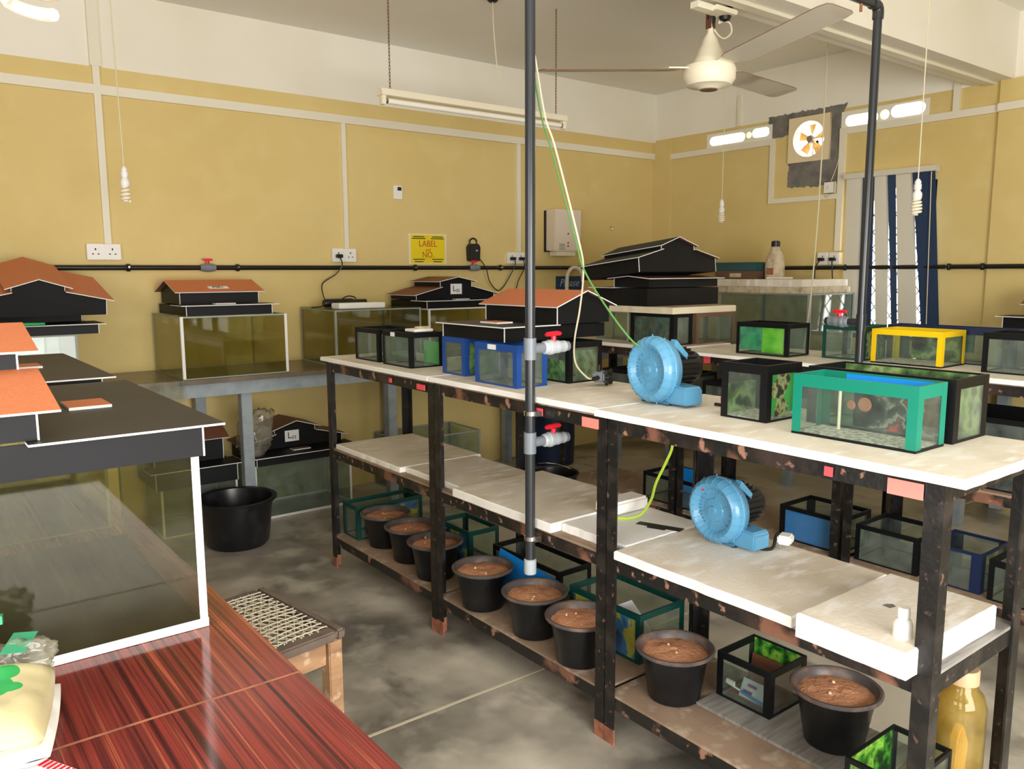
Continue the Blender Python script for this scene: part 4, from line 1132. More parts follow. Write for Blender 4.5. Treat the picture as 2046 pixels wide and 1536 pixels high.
# packet and striped paper on the table corner
def pillow(a, b, h, nx=28, ny=28, amp=0.006, seed=0.0):
    m = MB()
    for s_ in (1, -1):
        vs = []
        for j in range(ny+1):
            for i in range(nx+1):
                u, v = -1+2*i/nx, -1+2*j/ny
                e = max(0.0, (1-u**4)*(1-v**4))**0.5
                z = s_*h*e + amp*mnoise.noise(Vector((u*3+seed, v*3, s_)))*(0.3+e)
                vs.append((a*u*(1-0.04*v*v), b*v*(1-0.05*u*u), z))
        fs = [(j*(nx+1)+i, j*(nx+1)+i+1, (j+1)*(nx+1)+i+1, (j+1)*(nx+1)+i) for j in range(ny) for i in range(nx)]
        if s_ < 0:
            fs = [f[::-1] for f in fs]
        m.add(vs, fs)
    return m
def packet_material():
    m = mat('packet_plastic', (214, 202, 158), 0.35, noise=(7, (192, 178, 132), 0.45, 0.75), bump=0.12, bscale=18)
    nt = m.node_tree
    b = nt.nodes['Principled BSDF']
    src = b.inputs['Base Color'].links[0].from_socket
    tc = nt.nodes.new('ShaderNodeTexCoord')
    def ell(cx, cy, rx, ry):
        mp = nt.nodes.new('ShaderNodeMapping')
        mp.inputs['Location'].default_value = (-cx/rx, -cy/ry, 0)
        mp.inputs['Scale'].default_value = (1/rx, 1/ry, 0)
        ln = nt.nodes.new('ShaderNodeVectorMath'); ln.operation = 'LENGTH'
        lt = nt.nodes.new('ShaderNodeMath'); lt.operation = 'LESS_THAN'; lt.inputs[1].default_value = 1.0
        nt.links.new(tc.outputs['Object'], mp.inputs['Vector'])
        nt.links.new(mp.outputs['Vector'], ln.inputs[0])
        nt.links.new(ln.outputs['Value'], lt.inputs[0])
        return lt.outputs[0]
    for cx, cy, rx, ry in ((0.045, 0.0, 0.030, 0.035), (0.062, 0.042, 0.018, 0.022), (0.072, -0.006, 0.016, 0.014)):
        mx = nt.nodes.new('ShaderNodeMix'); mx.data_type = 'RGBA'
        nt.links.new(ell(cx, cy, rx, ry), mx.inputs[0])
        nt.links.new(src, mx.inputs[6])
        mx.inputs[7].default_value = srgb((60, 172, 92))
        src = mx.outputs[2]
    nt.links.new(src, b.inputs['Base Color'])
packet_material()
t = thing('food_packet', 'cream plastic packet with a green leaf print on the table corner', 'packet', (0.03, 1.385, TZ+0.001), R(-12))
pk = pillow(0.125, 0.125, 0.042).xf(Matrix.Translation((0, 0, 0.046))).build('pouch', 'packet_plastic', t, smooth=True)
pillow(0.11, 0.12, 0.022, seed=4).xf(Matrix.Translation((0.022, -0.012, 0.024))).build('inner_pouch', 'plastic_white', t, smooth=True)
bm_ = bmesh.new()
bmesh.ops.create_icosphere(bm_, subdivisions=4, radius=1.0)
for v in bm_.verts:
    n_ = mnoise.fractal(v.co*1.9+Vector((3, 1, 0)), 0.6, 2.0, 4)
    v.co = v.co*(1+0.45*n_)
    v.co = Vector((v.co.x*0.050, v.co.y*0.026, 0.082+v.co.z*0.028))
me = bpy.data.meshes.new('crumpled_top'); bm_.to_mesh(me); bm_.free()
me.materials.append(MATS['plastic_clear']); me.shade_smooth()
o = bpy.data.objects.new('crumpled_top', me); COL.objects.link(o); o.parent = t; o.location = (0.075, 0.105, 0)
MB().sheet([(0.05, 0.075, 0.104), (0.085, 0.072, 0.102), (0.10, 0.125, 0.112), (0.065, 0.13, 0.114)], 0.0006, 0, 0, 0).build('green_printed_flap', 'wallplug_green', t)
MB().tube([(0.03, 0.09, 0.10), (0.03, 0.11, 0.125), (0.045, 0.125, 0.138)], 0.006, 8, 4).build('twist_end', 'plastic_clear', t)
MB().box(0.039, 0.052, 0.12, 0.132, 0.135, 0.149).build('twist_tip', 'wallplug_green', t)
t = thing('striped_paper', 'white paper with a red striped border at the bottom left corner', 'paper', (0.063, 1.187, TZ+0.0005), R(28))
MB().box(-0.10, 0.10, -0.10, 0.10, 0, 0.001).build('sheet', 'paper', t)
st = MB().box(-0.0024, 0.0024, -0.008, 0.008, 0, 0.0006).mesh('red_stripe', 'red_plastic')
for k in range(21):
    for px, py, rz in ((-0.09+k*0.0088, 0.091, 0), (0.091, -0.09+k*0.0088, R(90))):
        o = bpy.data.objects.new('red_stripe', st); COL.objects.link(o); o.parent = t
        o.location = (px, py, 0.0011); o.rotation_euler = (0, 0, rz)
MB().prism(jag([(-0.05, -0.05), (0.05, -0.05), (0.05, 0.05), (-0.04, 0.055)], 0.006, 0.01), 0.0011, 0.0016).build('grey_print', 'silicone_grey', t)

# ------------------------------------------------------------------ stool with a woven string seat
t = thing('stool', 'worn wooden stool with a torn string seat beside the red table', 'stool', (0.755, 2.215, 0), R(9))
sw_, sd_, sh_ = 0.17, 0.225, 0.45
for sx in (-1, 1):
    for sy in (-1, 1):
        MB().box(sx*(sw_-0.03)-0.022, sx*(sw_-0.03)+0.022, sy*(sd_-0.03)-0.022, sy*(sd_-0.03)+0.022, 0, sh_-0.03).build('leg', 'wood_old', t, bevel=0.003)
for sx in (-1, 1):
    MB().box(sx*sw_-0.03 if sx > 0 else -sw_-0.0, sx*sw_ if sx > 0 else -sw_+0.03, -sd_, sd_, sh_-0.03, sh_).build('seat_rail', 'wood_grey', t, bevel=0.006)
for sy in (-1, 1):
    ya, yb = (sd_-0.045, sd_) if sy > 0 else (-sd_, -sd_+0.045)
    MB().box(-sw_+0.031, sw_-0.031, ya, yb, sh_-0.03, sh_-0.001).build('seat_rail', 'wood_grey', t, bevel=0.005)
    y_ = sy*(sd_-0.03)
    MB().box(-sw_+0.055, sw_-0.055, y_-0.012, y_+0.012, sh_-0.10, sh_-0.032).build('apron', 'wood_old', t, bevel=0.003)
for sx in (-1, 1):
    x_ = sx*(sw_-0.03)
    MB().box(x_-0.012, x_+0.012, -sd_+0.055, sd_-0.055, sh_-0.10, sh_-0.032).build('apron', 'wood_old', t, bevel=0.003)
wv = MB()
random.seed(5)
for k in range(15):
    y_ = -sd_+0.04+k*0.0265
    wv.tube([(-sw_+0.02, y_, sh_+0.001), (-0.06, y_+random.uniform(-.006, .006), sh_-0.004), (0.03, y_+random.uniform(-.006, .006), sh_+0.003), (sw_-0.035, y_+random.uniform(-.006, .006), sh_+0.002)], 0.0022, 5, 3)
for k in range(10):
    x_ = -sw_+0.03+k*0.0265
    wv.tube([(x_, -sd_+0.03, sh_+0.001), (x_+random.uniform(-.005, .005), -0.08, sh_-0.003), (x_+random.uniform(-.005, .005), 0.06, sh_+0.003), (x_, sd_-0.03, sh_+0.001)], 0.0022, 5, 3)
for k in range(20):
    x_ = -sw_-0.12+k*0.0265
    p = [(x_+f*0.22, -sd_+0.035+f*0.38, sh_+0.001+0.003*math.sin(f*30)) for f in [i/10 for i in range(11)]]
    p = [q for q in p if abs(q[0]) < sw_-0.03]
    if len(p) > 2: wv.tube(p, 0.002, 5)
    p = [(-x_-f*0.22, -sd_+0.035+f*0.38, sh_+0.001+0.003*math.cos(f*30)) for f in [i/10 for i in range(11)]]
    p = [q for q in p if abs(q[0]) < sw_-0.03]
    if len(p) > 2: wv.tube(p, 0.002, 5)
tag(wv.build('string_weave', 'string', t), kind='stuff')

# ------------------------------------------------------------------ poles with ball valves
def ball_valve_arm(par, z, tee_x=0.0, rot=0.0, mg='pvc_grey', ml='pvc_light'):
    """tee, stub, ball valve with red handle, pointing along +x"""
    tee = MB().cyl((tee_x, 0, z-0.035), (tee_x, 0, z+0.035), 0.0205, n=18).build('tee', mg, par, smooth=True)
    arm = thing('valve_arm', None, None); arm.parent = par; arm.location = (tee_x, 0, z); arm.rotation_euler = (0, 0, rot)
    MB().cyl((0.012, 0, 0), (0.062, 0, 0), 0.0165, n=16).build('stub', mg, arm, smooth=True)
    MB().lathe([(0.018, 0.055), (0.022, 0.06), (0.022, 0.075), (0.025, 0.078), (0.025, 0.09), (0.019, 0.093), (0.022, 0.105), (0.022, 0.12), (0.0195, 0.124), (0.0195, 0.146)], 18).xf(Matrix.Rotation(R(90), 4, 'Y')).build('valve_body', ml, arm, smooth=True)
    MB().cyl((0.14, 0, 0), (0.162, 0, 0), 0.0165, n=16).build('outlet', mg, arm, smooth=True)
    MB().cyl((0.1, 0, 0.018), (0.1, 0, 0.036), 0.009, n=10).build('stem', 'red_plastic', arm)
    MB().prism([(0.066, 0.036), (0.13, 0.038), (0.132, 0.048), (0.115, 0.052), (0.075, 0.05), (0.066, 0.046)], -0.008, 0.008, 'y').build('handle', 'red_plastic', arm, bevel=0.003)
t = thing('water_pole', 'tall dark vertical pipe with two red handled valves clamped to the rack', 'pipe', (1.63, 2.015, 0))
MB().cyl((0, 0, 0.48), (0.01, 0.01, ZC), 0.0165, n=18).build('pipe_run', 'pipe_black', t, smooth=True)
MB().lathe([(0.02, 0.452), (0.021, 0.458), (0.021, 0.50), (0.0165, 0.503)], 18).build('end_cap', 'pvc_light', t, smooth=True)
ball_valve_arm(t, 1.205)
ball_valve_arm(t, 0.897)
for z in (0.995, 0.575):
    MB().lathe([(0.0175, -0.008), (0.021, -0.007), (0.021, 0.007), (0.0175, 0.008)], 18).xf(Matrix.Translation((0, 0, z))).build('clamp', 'chrome', t)
    MB().box(0.0, 0.024, -0.03, -0.02, z-0.008, z+0.008).build('clamp_tab', 'chrome', t)
t = thing('water_pole', 'dark pipe bending over at the beam and dropping to the second rack row', 'pipe', (3.27, 1.81, 0))
MB().cyl((0, 0, 1.05), (0, 0, 2.49), 0.017, n=18).build('pipe_run', 'pipe_black', t, smooth=True)
MB().cyl((0, 0, 2.505), (-2.2, 0, 2.505), 0.017, n=18).build('overhead_run', 'pipe_black', t, smooth=True)
MB().tube([(0, 0, 2.455), (0, 0, 2.485), (-0.008, 0, 2.50), (-0.022, 0, 2.505), (-0.05, 0, 2.505)], 0.022, 16, 4).build('elbow', 'pipe_black', t, smooth=True)
MB().cyl((-0.13, 0, 2.49), (-0.13, 0, 2.46), 0.006, n=8).build('drip_screw', 'rust_foot', t)
ball_valve_arm(t, 1.232, rot=R(90), mg='pipe_black', ml='pvc_grey')
for k, x_ in enumerate((-0.9, -1.9)):
    MB().tube([(x_, 0, 2.525), (x_, 0.2, 2.57), (x_, 0.32, 2.57)], 0.004, 6).build('hanger', 'chain_metal', t)

# ------------------------------------------------------------------ ring blowers
def blower(label, loc, rotz, reddot=False):
    t = thing('ring_blower', label, 'blower', loc, rotz, 'blue ring blowers')
    Rr, zc = 0.102, 0.106
    AX = Matrix.Translation((0, 0, zc)) @ Matrix.Rotation(R(-90), 4, 'Y')     # lathe axis z -> -x (towards the front)
    prof = [(0.001, 0.033), (0.012, 0.033), (0.014, 0.026), (0.034, 0.024), (0.036, 0.021), (0.060, 0.020), (0.064, 0.023), (0.072, 0.033), (0.083, 0.037), (0.093, 0.031), (0.099, 0.020), (0.1, 0.006), (0.102, 0.004), (0.102, -0.004), (0.099, -0.008), (0.096, -0.024), (0.086, -0.034), (0.06, -0.036)]
    MB().lathe(prof[::-1], 48).xf(AX).build('casing', 'blower_blue', t, smooth=True)
    rib = MB().prism([(0.06, 0.018), (0.0635, 0.0245), (0.0715, 0.0345), (0.083, 0.0386), (0.0937, 0.0325), (0.1, 0.021), (0.101, 0.006), (0.09, 0.0)], -0.0013, 0.0013, 'x').mesh('rib', 'blower_blue')
    pin = MB().cyl((0, 0.1, 0), (0, 0.1065, 0), 0.0025, n=6).mesh('rim_pin', 'blower_blue')
    for k in range(24):
        o = bpy.data.objects.new('rib', rib); COL.objects.link(o); o.parent = t
        o.matrix_local = AX @ Matrix.Rotation(R(15*k), 4, 'Z')
    for k in range(12):
        o = bpy.data.objects.new('rim_pin', pin); COL.objects.link(o); o.parent = t
        o.matrix_local = AX @ Matrix.Rotation(R(30*k+7), 4, 'Z')
    for k in range(6):
        sp = MB().box(-0.0025, 0.0025, 0.03, 0.064, 0.0205, 0.0235).xf(AX @ Matrix.Rotation(R(60*k+20), 4, 'Z')).build('spoke', 'blower_blue', t)
    for k in range(10):
        MB().box(-0.0012, 0.0012, 0.052, 0.062, 0.0195, 0.0212).xf(AX @ Matrix.Rotation(R(-50+11*k), 4, 'Z')).build('vent_mark', 'blower_blue_dark', t)
    AXB = Matrix.Translation((0, 0, zc)) @ Matrix.Rotation(R(90), 4, 'Y')
    MB().lathe([(0.06, 0.03), (0.06, 0.04), (0.054, 0.042), (0.054, 0.135), (0.048, 0.14), (0.048, 0.155), (0.03, 0.16)], 28).xf(AXB).build('motor', 'plastic_black', t, smooth=True)
    fin = MB().box(-0.001, 0.001, 0.05, 0.062, 0.045, 0.13).mesh('cooling_fin', 'plastic_black')
    for k in range(20):
        o = bpy.data.objects.new('cooling_fin', fin); COL.objects.link(o); o.parent = t
        o.matrix_local = AXB @ Matrix.Rotation(R(18*k), 4, 'Z')
    MB().prism([(0.02, 0.0), (0.02, 0.055), (-0.01, 0.062), (-0.10, 0.058), (-0.112, 0.05), (-0.112, 0.004)], 0.005, 0.075, 'x').xf(Matrix.Translation((0, -0.02, 0.004))).build('outlet_duct', 'blower_blue', t, bevel=0.005)
    MB().prism([(0.03, zc+0.075), (0.085, zc+0.03), (0.09, zc+0.045), (0.04, zc+0.092)], -0.05, -0.028, 'y').build('flange', 'blower_blue', t)
    MB().box(0.0, 0.10, -0.06, 0.06, 0.004, 0.012).build('foot_plate', 'blower_blue_dark', t)
    for fx, fy in ((0.01, -0.055), (0.09, -0.055), (0.01, 0.055), (0.09, 0.055)):
        MB().cyl((fx, fy, 0), (fx, fy, 0.006), 0.008, n=10).build('rubber_foot', 'rubber_black', t)
    if reddot:
        MB().lathe([(0.001, 0.0), (0.009, 0), (0.009, 0.002), (0.001, 0.002)], 14).xf(AX @ Matrix.Translation((0.062, 0.042, 0.030))).build('red_dot', 'red_plastic', t)
    return t
blower('blue ring blower on the top shelf of the near rack', (1.845, 1.675, ZT+0.001), R(-6))
blower('blue ring blower with a red dot on the middle shelf', (1.945, 1.495, ZM+0.0005), R(-4), True)
# cords and plugs by the blowers
t = thing('mains_plug', 'upturned white mains plug on the middle shelf beside the lower blower', 'plug', (2.055, 1.335, ZM+0.001), R(20))
MB().box(-0.024, 0.024, -0.02, 0.02, 0.018, 0.045).build('body', 'plastic_white', t, bevel=0.005)
for px, py in ((-0.012, -0.01), (-0.012, 0.01), (0.014, 0.0)):
    MB().box(px-0.003, px+0.003, py-0.002, py+0.002, 0.0, 0.018).build('pin', 'chrome', t)
tag(MB().tube([(1.985, 1.42, 0.70), (1.985, 1.40, 0.665), (1.99, 1.372, 0.6365), (2.02, 1.355, 0.6365), (2.045, 1.36, 0.668), (2.05, 1.352, 0.676)], 0.005, 8, 6).build('blower_cable', 'rubber_black'), 'thick black cord curling from the lower blower to its plug', 'cord')
t = thing('red_stopper', 'small red knob with a metal ring beside the upper blower', 'knob', (1.965, 1.50, ZT+0.001))
MB().cyl((0, 0, 0.0), (0, 0, 0.03), 0.012, 0.015, n=12).build('cap', 'red_plastic', t, bevel=0.002)
MB().lathe([(0.008, 0), (0.011, 0.0), (0.011, 0.008), (0.008, 0.008), (0.008, 0)], 14, close=False).xf(Matrix.Translation((0.018, -0.02, 0.001))).build('ring', 'chrome', t)
tag(MB().tube([(1.955, 1.53, ZT+0.006), (1.965, 1.475, ZT+0.006), (2.0, 1.45, ZT+0.006), (2.03, 1.47, ZT+0.008), (2.06, 1.46, ZT+0.008)], 0.005, 8, 6).build('blower_cable', 'rubber_black'), 'short black cord lying behind the red knob', 'cord')
t = thing('black_adapter', 'squat black adapter between the upper blower and the green sided tank', 'adapter', (1.955, 1.435, ZT+0.001), R(10))
MB().prism([(-0.03, 0), (0.03, 0), (0.032, 0.012), (0.022, 0.028), (-0.022, 0.028), (-0.032, 0.012)], -0.02, 0.02, 'y').build('case', 'plastic_black', t, bevel=0.003)
# small pump with suction feet
t = thing('water_pump', 'small grey aquarium pump with black suction feet on the rack top', 'pump', (2.005, 2.075, ZT+0.001), R(25))
MB().box(-0.03, 0.03, -0.022, 0.022, 0.012, 0.05).build('body', 'pvc_grey', t, bevel=0.006)
for px in (-0.02, 0.02):
    for pz in (0.015, 0.046):
        MB().lathe([(0.004, 0), (0.013, 0.004), (0.012, 0.012)], 14).xf(Matrix.Translation((px, -0.022, pz)) @ Matrix.Rotation(R(90), 4, 'X')).build('suction_foot', 'rubber_black', t, smooth=True)
MB().cyl((-0.03, 0, 0.03), (-0.06, 0.005, 0.028), 0.008, n=10).build('inlet', 'plastic_black', t)
MB().cyl((-0.02, 0, 0.05), (-0.02, 0, 0.075), 0.006, n=10).build('outlet', 'plastic_black', t)
# air lines
tag(MB().tube([(1.650, 2.05, 2.30), (1.66, 2.055, 2.2), (1.675, 2.05, 2.07), (1.70, 2.04, 1.93), (1.72, 2.02, 1.84), (1.75, 1.933, 1.55), (1.755, 1.897, 1.454), (1.77, 1.80, 1.33), (1.80, 1.72, 1.235), (1.84, 1.70, 1.22)], 0.0032, 6, 6).build('air_line', 'cord_green'), 'green air line running from the pole down behind the upper blower', 'air line')
tag(MB().tube([(1.655, 2.04, 2.36), (1.67, 2.055, 2.2), (1.69, 2.05, 2.07), (1.712, 2.036, 1.93), (1.732, 2.012, 1.84), (1.76, 1.93, 1.55), (1.80, 1.95, 1.455), (1.86, 2.03, 1.33), (1.89, 2.09, 1.212), (1.91, 2.105, 1.13), (1.945, 2.085, 1.08), (1.95, 2.06, 1.076)], 0.0032, 6, 6).build('air_line', 'cord_cream'), 'pale air line twisting down the pole to the small pump', 'air line')
tag(MB().tube([(1.95, 1.70, 0.975), (1.952, 1.69, 0.90), (1.945, 1.71, 0.84), (1.935, 1.74, 0.77), (1.95, 1.775, 0.70), (1.93, 1.80, 0.65), (1.90, 1.825, 0.6365), (1.87, 1.85, 0.6365)], 0.0048, 6, 6).build('air_line', 'lime'), 'lime green air line hanging from the top shelf to the foam box', 'air line')
# things on the middle shelf
tag(MB().box(1.865, 2.045, 1.87, 1.955, ZM+0.0045, ZM+0.048).build('foam_box', 'foam_white', bevel=0.008), 'white foam block with a lime air line beside the middle leg', 'foam block')
t = thing('black_tape', 'strip of black tape stuck on the rough foam sheet', 'tape', (1.925, 1.715, ZM+0.0005), R(-68))
MB().prism([(-0.075, -0.012), (-0.02, -0.014), (0.075, -0.02), (0.08, 0.015), (0.0, 0.016), (-0.072, 0.018)], 0, 0.0012).build('strip', 'tape_black', t)
MB().prism([(-0.03, -0.03), (0.03, -0.03), (0.03, -0.013), (-0.035, -0.013)], 0, 0.0013).build('strip_end', 'tape_black', t)
t = thing('white_bottle', 'white plastic bottle with a yellow label by the nearest rack leg', 'bottle', (1.688, 0.80, 0.6037))
MB().lathe([(0.001, 0), (0.018, 0.0), (0.02, 0.004), (0.02, 0.088), (0.016, 0.097), (0.011, 0.10), (0.011, 0.104)], 20).build('body', 'plastic_white', t, smooth=True)
MB().lathe([(0.013, 0.102), (0.013, 0.122), (0.011, 0.125), (0.001, 0.125)], 16).build('cap', 'plastic_white', t, smooth=True)
MB().lathe([(0.0204, 0.018), (0.0204, 0.046)], 20, close=False).build('label', 'sign_yellow', t)

# ------------------------------------------------------------------ pots of soil
SB = 0.1635
pot0 = None
def pot(x, y, label, seed, z=SB):
    t = thing('soil_pot', label, 'pot', (x, y, z), R(seed*37), 'black pots of soil on the bottom shelf')
    global pot0
    if pot0 is None:
        prof = [(0.001, 0.0), (0.072, 0.0), (0.078, 0.004), (0.080, 0.012), (0.084, 0.045), (0.0855, 0.048), (0.089, 0.076), (0.0905, 0.079), (0.094, 0.106), (0.0955, 0.109), (0.101, 0.142), (0.111, 0.146), (0.119, 0.151), (0.1205, 0.157), (0.116, 0.161), (0.109, 0.160), (0.101, 0.150), (0.094, 0.118), (0.001, 0.112)]
        pot0 = (MB().lathe(prof[:11], 40, close=False).mesh('body', 'pot_black', True), MB().lathe(prof[10:], 40, close=False).mesh('rim', 'pot_rim', True))
    for n_, me in zip(('body', 'rim'), pot0):
        o = bpy.data.objects.new(n_, me); COL.objects.link(o); o.parent = t
    n = 26
    m = MB()
    vs, fs = [(0, 0, 0.14)], []
    rings = 9
    for k in range(1, rings+1):
        for i in range(n):
            a = 2*math.pi*i/n
            r_ = 0.0995*k/rings
            hgt = 0.138+0.005*mnoise.fractal(Vector((r_*math.cos(a)*22+seed*5, r_*math.sin(a)*22, seed)), 0.7, 2.0, 4)+0.009*(1-(k/rings)**2)
            vs.append((r_*math.cos(a), r_*math.sin(a), hgt))
    for i in range(n):
        fs.append((0, 1+i, 1+(i+1) % n))
    for k in range(rings-1):
        for i in range(n):
            j = (i+1) % n
            fs.append((1+k*n+i, 1+(k+1)*n+i, 1+(k+1)*n+j, 1+k*n+j))
    s_ = m.add(vs, fs).build('soil', 'soil', t, smooth=True)
    random.seed(seed*131+17)
    for k in range(2):
        a, r_ = random.uniform(0, 40)%6.3, random.uniform(0.02, 0.085)
        MB().box(-0.004, 0.004, -0.003, 0.003, -0.004, 0.005).build('pebble', 'pebble', s_, bevel=0.0015, loc=(r_*math.cos(a), r_*math.sin(a), 0.146))
    return t
for i, (x, y, lab) in enumerate(((1.798, 3.318, 'pot of soil at the far end of the bottom shelf'), (1.79, 3.07, 'pot of soil half hidden between two others in the far bay'),
        (1.765, 2.826, 'pot of soil just behind the second leg of the near rack'), (1.745, 2.45, 'pot of soil right of the second leg with clods on its back rim'),
        (1.752, 2.14, 'pot of soil directly below the end of the tall pole'), (1.74, 1.885, 'pot of soil just left of the middle double leg'),
        (1.81, 1.538, 'pot of soil just right of the middle double leg'), (1.955, 1.095, 'pot of cracked soil nearest the viewer, right of the toothbrush tank'))):
    pot(x, y, lab, i+1, SB if i != 7 else SB+0.0105)

# ------------------------------------------------------------------ bottom shelf: tanks, boards, jar
GS = 'framed tanks on the bottom shelf of the near rack'
tank('dark green framed tank with a yellow and blue print behind the farthest pot', 1.715, 2.08, 3.447, 3.60, SB, 0.165, 'tape_green', 'glass', 0.02, 0.02, group=GS, backs=[('-y', 'print_fish', (0.1, 0.95, 0.1, 1))])
tank('dark green framed tank with a fish print behind the second leg', 1.925, 2.085, 2.80, 3.06, SB, 0.165, 'tape_green', 'glass', 0.02, 0.02, group=GS, backs=[('-x', 'print_fish', (0, 1, 0, 1))])
tank('dark glass tank behind the leaning blue sheet', 1.92, 2.085, 2.20, 2.62, SB, 0.165, 'tape_black', 'glass_dusty', 0.02, 0.02, group=GS)
o = MB().sheet([(1.878, 2.195, SB+0.004), (1.912, 2.195, SB+0.135), (1.912, 2.56, SB+0.165), (1.878, 2.56, SB+0.004)], 0.004, 0, 0, 0).build('blue_sheet', 'blue_sheet')
tag(o, 'bright blue plastic sheet leaning behind the pots', 'plastic sheet')
ET = tank('dark green framed tank with a fish print and white paper inside', 1.865, 2.085, 1.735, 2.08, SB, 0.17, 'tape_green', 'glass', 0.022, 0.02, group=GS, backs=[('-x', 'print_fish', (0.0, 0.95, 0, 0.95))])
MB().sheet([(-0.06, -0.155, 0.01), (0.03, -0.155, 0.01), (0.0, -0.03, 0.15), (-0.085, -0.03, 0.15)], 0.001, 0, 0, 0).build('white_paper', 'paper', ET)
tag(MB().box(1.82, 2.095, 0.93, 1.46, SB, SB+0.0095).build('grey_board', 'shelf_grey', bevel=0.001), 'long grey board lying under the toothbrush tank', 'board')
TB = tank('black framed tank holding a tray, a toothbrush and a card', 1.905, 2.085, 1.265, 1.452, SB+0.010, 0.14, 'tape_black', 'glass', 0.02, 0.022, group=GS, backs=[('+x', 'print_plants', (0, 1, 0.2, 1))])
tr_ = thing('brown_tray', 'shiny brown tray standing inside the toothbrush tank', 'tray', (2.0, 1.36, SB+0.0155))
MB().prism([(-0.07, 0), (0.05, 0), (0.065, 0.085), (0.058, 0.088), (0.045, 0.006), (-0.07, 0.006)], -0.075, 0.075, 'y').build('tray_body', 'tray_brown', tr_)
MB().sheet([(-0.070, -0.07, 0.008), (-0.045, -0.07, 0.058), (-0.045, 0.03, 0.058), (-0.070, 0.03, 0.008)], 0.001, 0, 0, 0).build('info_card', 'pvc_light', tr_)
for dy, dz in ((-0.01, 0.040), (0.0, 0.022)):
    MB().box(-0.074+dz*0.45, -0.072+dz*0.45, dy-0.012, dy+0.018, dz, dz+0.008).build('purple_print', 'purple', tr_)
tbm = thing('toothbrush', 'blue and white toothbrush inside the tray tank', 'toothbrush', (1.925, 1.36, SB+0.034), R(85))
MB().tube([(-0.075, 0, 0), (-0.02, 0.0, 0.004), (0.02, 0, 0.008)], 0.004, 8, 4).build('handle', 'toothbrush_blue', tbm, smooth=True)
MB().tube([(0.02, 0, 0.008), (0.075, 0, 0.012)], 0.003, 8).build('neck', 'plastic_white', tbm)
MB().box(0.045, 0.075, -0.004, 0.004, 0.012, 0.024).build('bristles', 'plastic_white', tbm)
CT = tank('glass tank with bright green plants in the bottom right corner', 1.672, 1.895, 0.765, 0.905, SB, 0.17, 'tape_black', 'glass', 0.012, 0.012, group=GS, backs=[('+y', 'print_plants', (0, 0.95, 0, 1))])
t = thing('glass_jar', 'tall yellow glass jar with a cream lid behind the nearest rack leg', 'jar', (2.01, 0.80, SB))
MB().lathe([(0.001, 0), (0.05, 0), (0.056, 0.006), (0.058, 0.02), (0.058, 0.23), (0.05, 0.26), (0.036, 0.275), (0.034, 0.30), (0.031, 0.30), (0.033, 0.275), (0.047, 0.256), (0.055, 0.23), (0.055, 0.02), (0.05, 0.005), (0.001, 0.005)], 32, close=False).build('jar_body', 'glass_amber', t, smooth=True)
MB().lathe([(0.037, 0.29), (0.037, 0.322), (0.034, 0.326), (0.001, 0.326)], 28).build('lid', 'jar_lid', t, smooth=True)
MB().prism([(-0.03, 0.02), (0.02, 0.006), (0.035, 0.12), (0.0, 0.18), (-0.025, 0.15)], -0.012, 0.012, 'y').build('sponge', 'sponge', t, bevel=0.004)

# ------------------------------------------------------------------ second row bottom shelf and far floor
GQ = 'framed tanks on the bottom shelf of the second row'
tank('black framed tank with a blue lining on the second row bottom shelf', 3.36, 3.62, 2.62, 3.12, SB, 0.155, 'tape_black', 'glass', 0.02, 0.02, group=GQ, backs=[('+x', 'blue_sheet', (0, 0.9, 0, 1))])
tank('tank with a pale blue front in shadow on the second row bottom shelf', 3.36, 3.62, 1.90, 2.22, SB, 0.165, 'tape_black', 'glass', 0.02, 0.03, group=GQ, backs=[('-x', 'blue_sheet', (0.05, 0.95, 0, 0.95))])
tank('dark glass tank in shadow next to the pale blue one', 3.36, 3.62, 1.55, 1.83, SB, 0.165, 'tape_black', 'glass_dusty', 0.02, 0.022, group=GQ)
tank('dark tank with blue and yellow corner in shadow', 3.36, 3.62, 1.30, 1.52, SB, 0.165, 'tape_navy', 'glass_dusty', 0.012, 0.04, group=GQ, backs=[('-x', 'print_fish', (0.7, 1, 0.4, 1))])
RT = tank('black framed tank with leaves and a white dish at the lower right edge', 3.34, 3.58, 0.945, 1.265, SB, 0.165, 'tape_black', 'glass', 0.026, 0.022, group=GQ, backs=[('+x', 'print_plants', (0, 0.8, 0.5, 1))])
MB().lathe([(0.001, 0.0), (0.03, 0.0), (0.05, 0.012), (0.048, 0.014), (0.001, 0.003)], 20).xf(Matrix.Translation((-0.05, 0.0, 0.03)) @ Matrix.Rotation(R(-15), 4, 'Y')).build('white_dish', 'plastic_white', RT, smooth=True)
random.seed(11)
for k in range(9):
    a, l_ = random.uniform(0, 6.3), random.uniform(0.03, 0.06)
    c_ = (random.uniform(-0.06, 0.06), random.uniform(-0.12, 0.0), 0.125+random.uniform(0, 0.02))
    d = Vector((math.cos(a), math.sin(a), 0.5)).normalized()*l_
    s_ = d.cross(Vector((0, 0, 1))).normalized()*0.012
    c_ = Vector(c_)
    MB().sheet([c_, c_+d*0.5-s_, c_+d, c_+d*0.5+s_], 0.001, 0, 0, 0).build('leaf', ('print_lime', 'print_plants', 'roof_orange')[k % 3], RT)
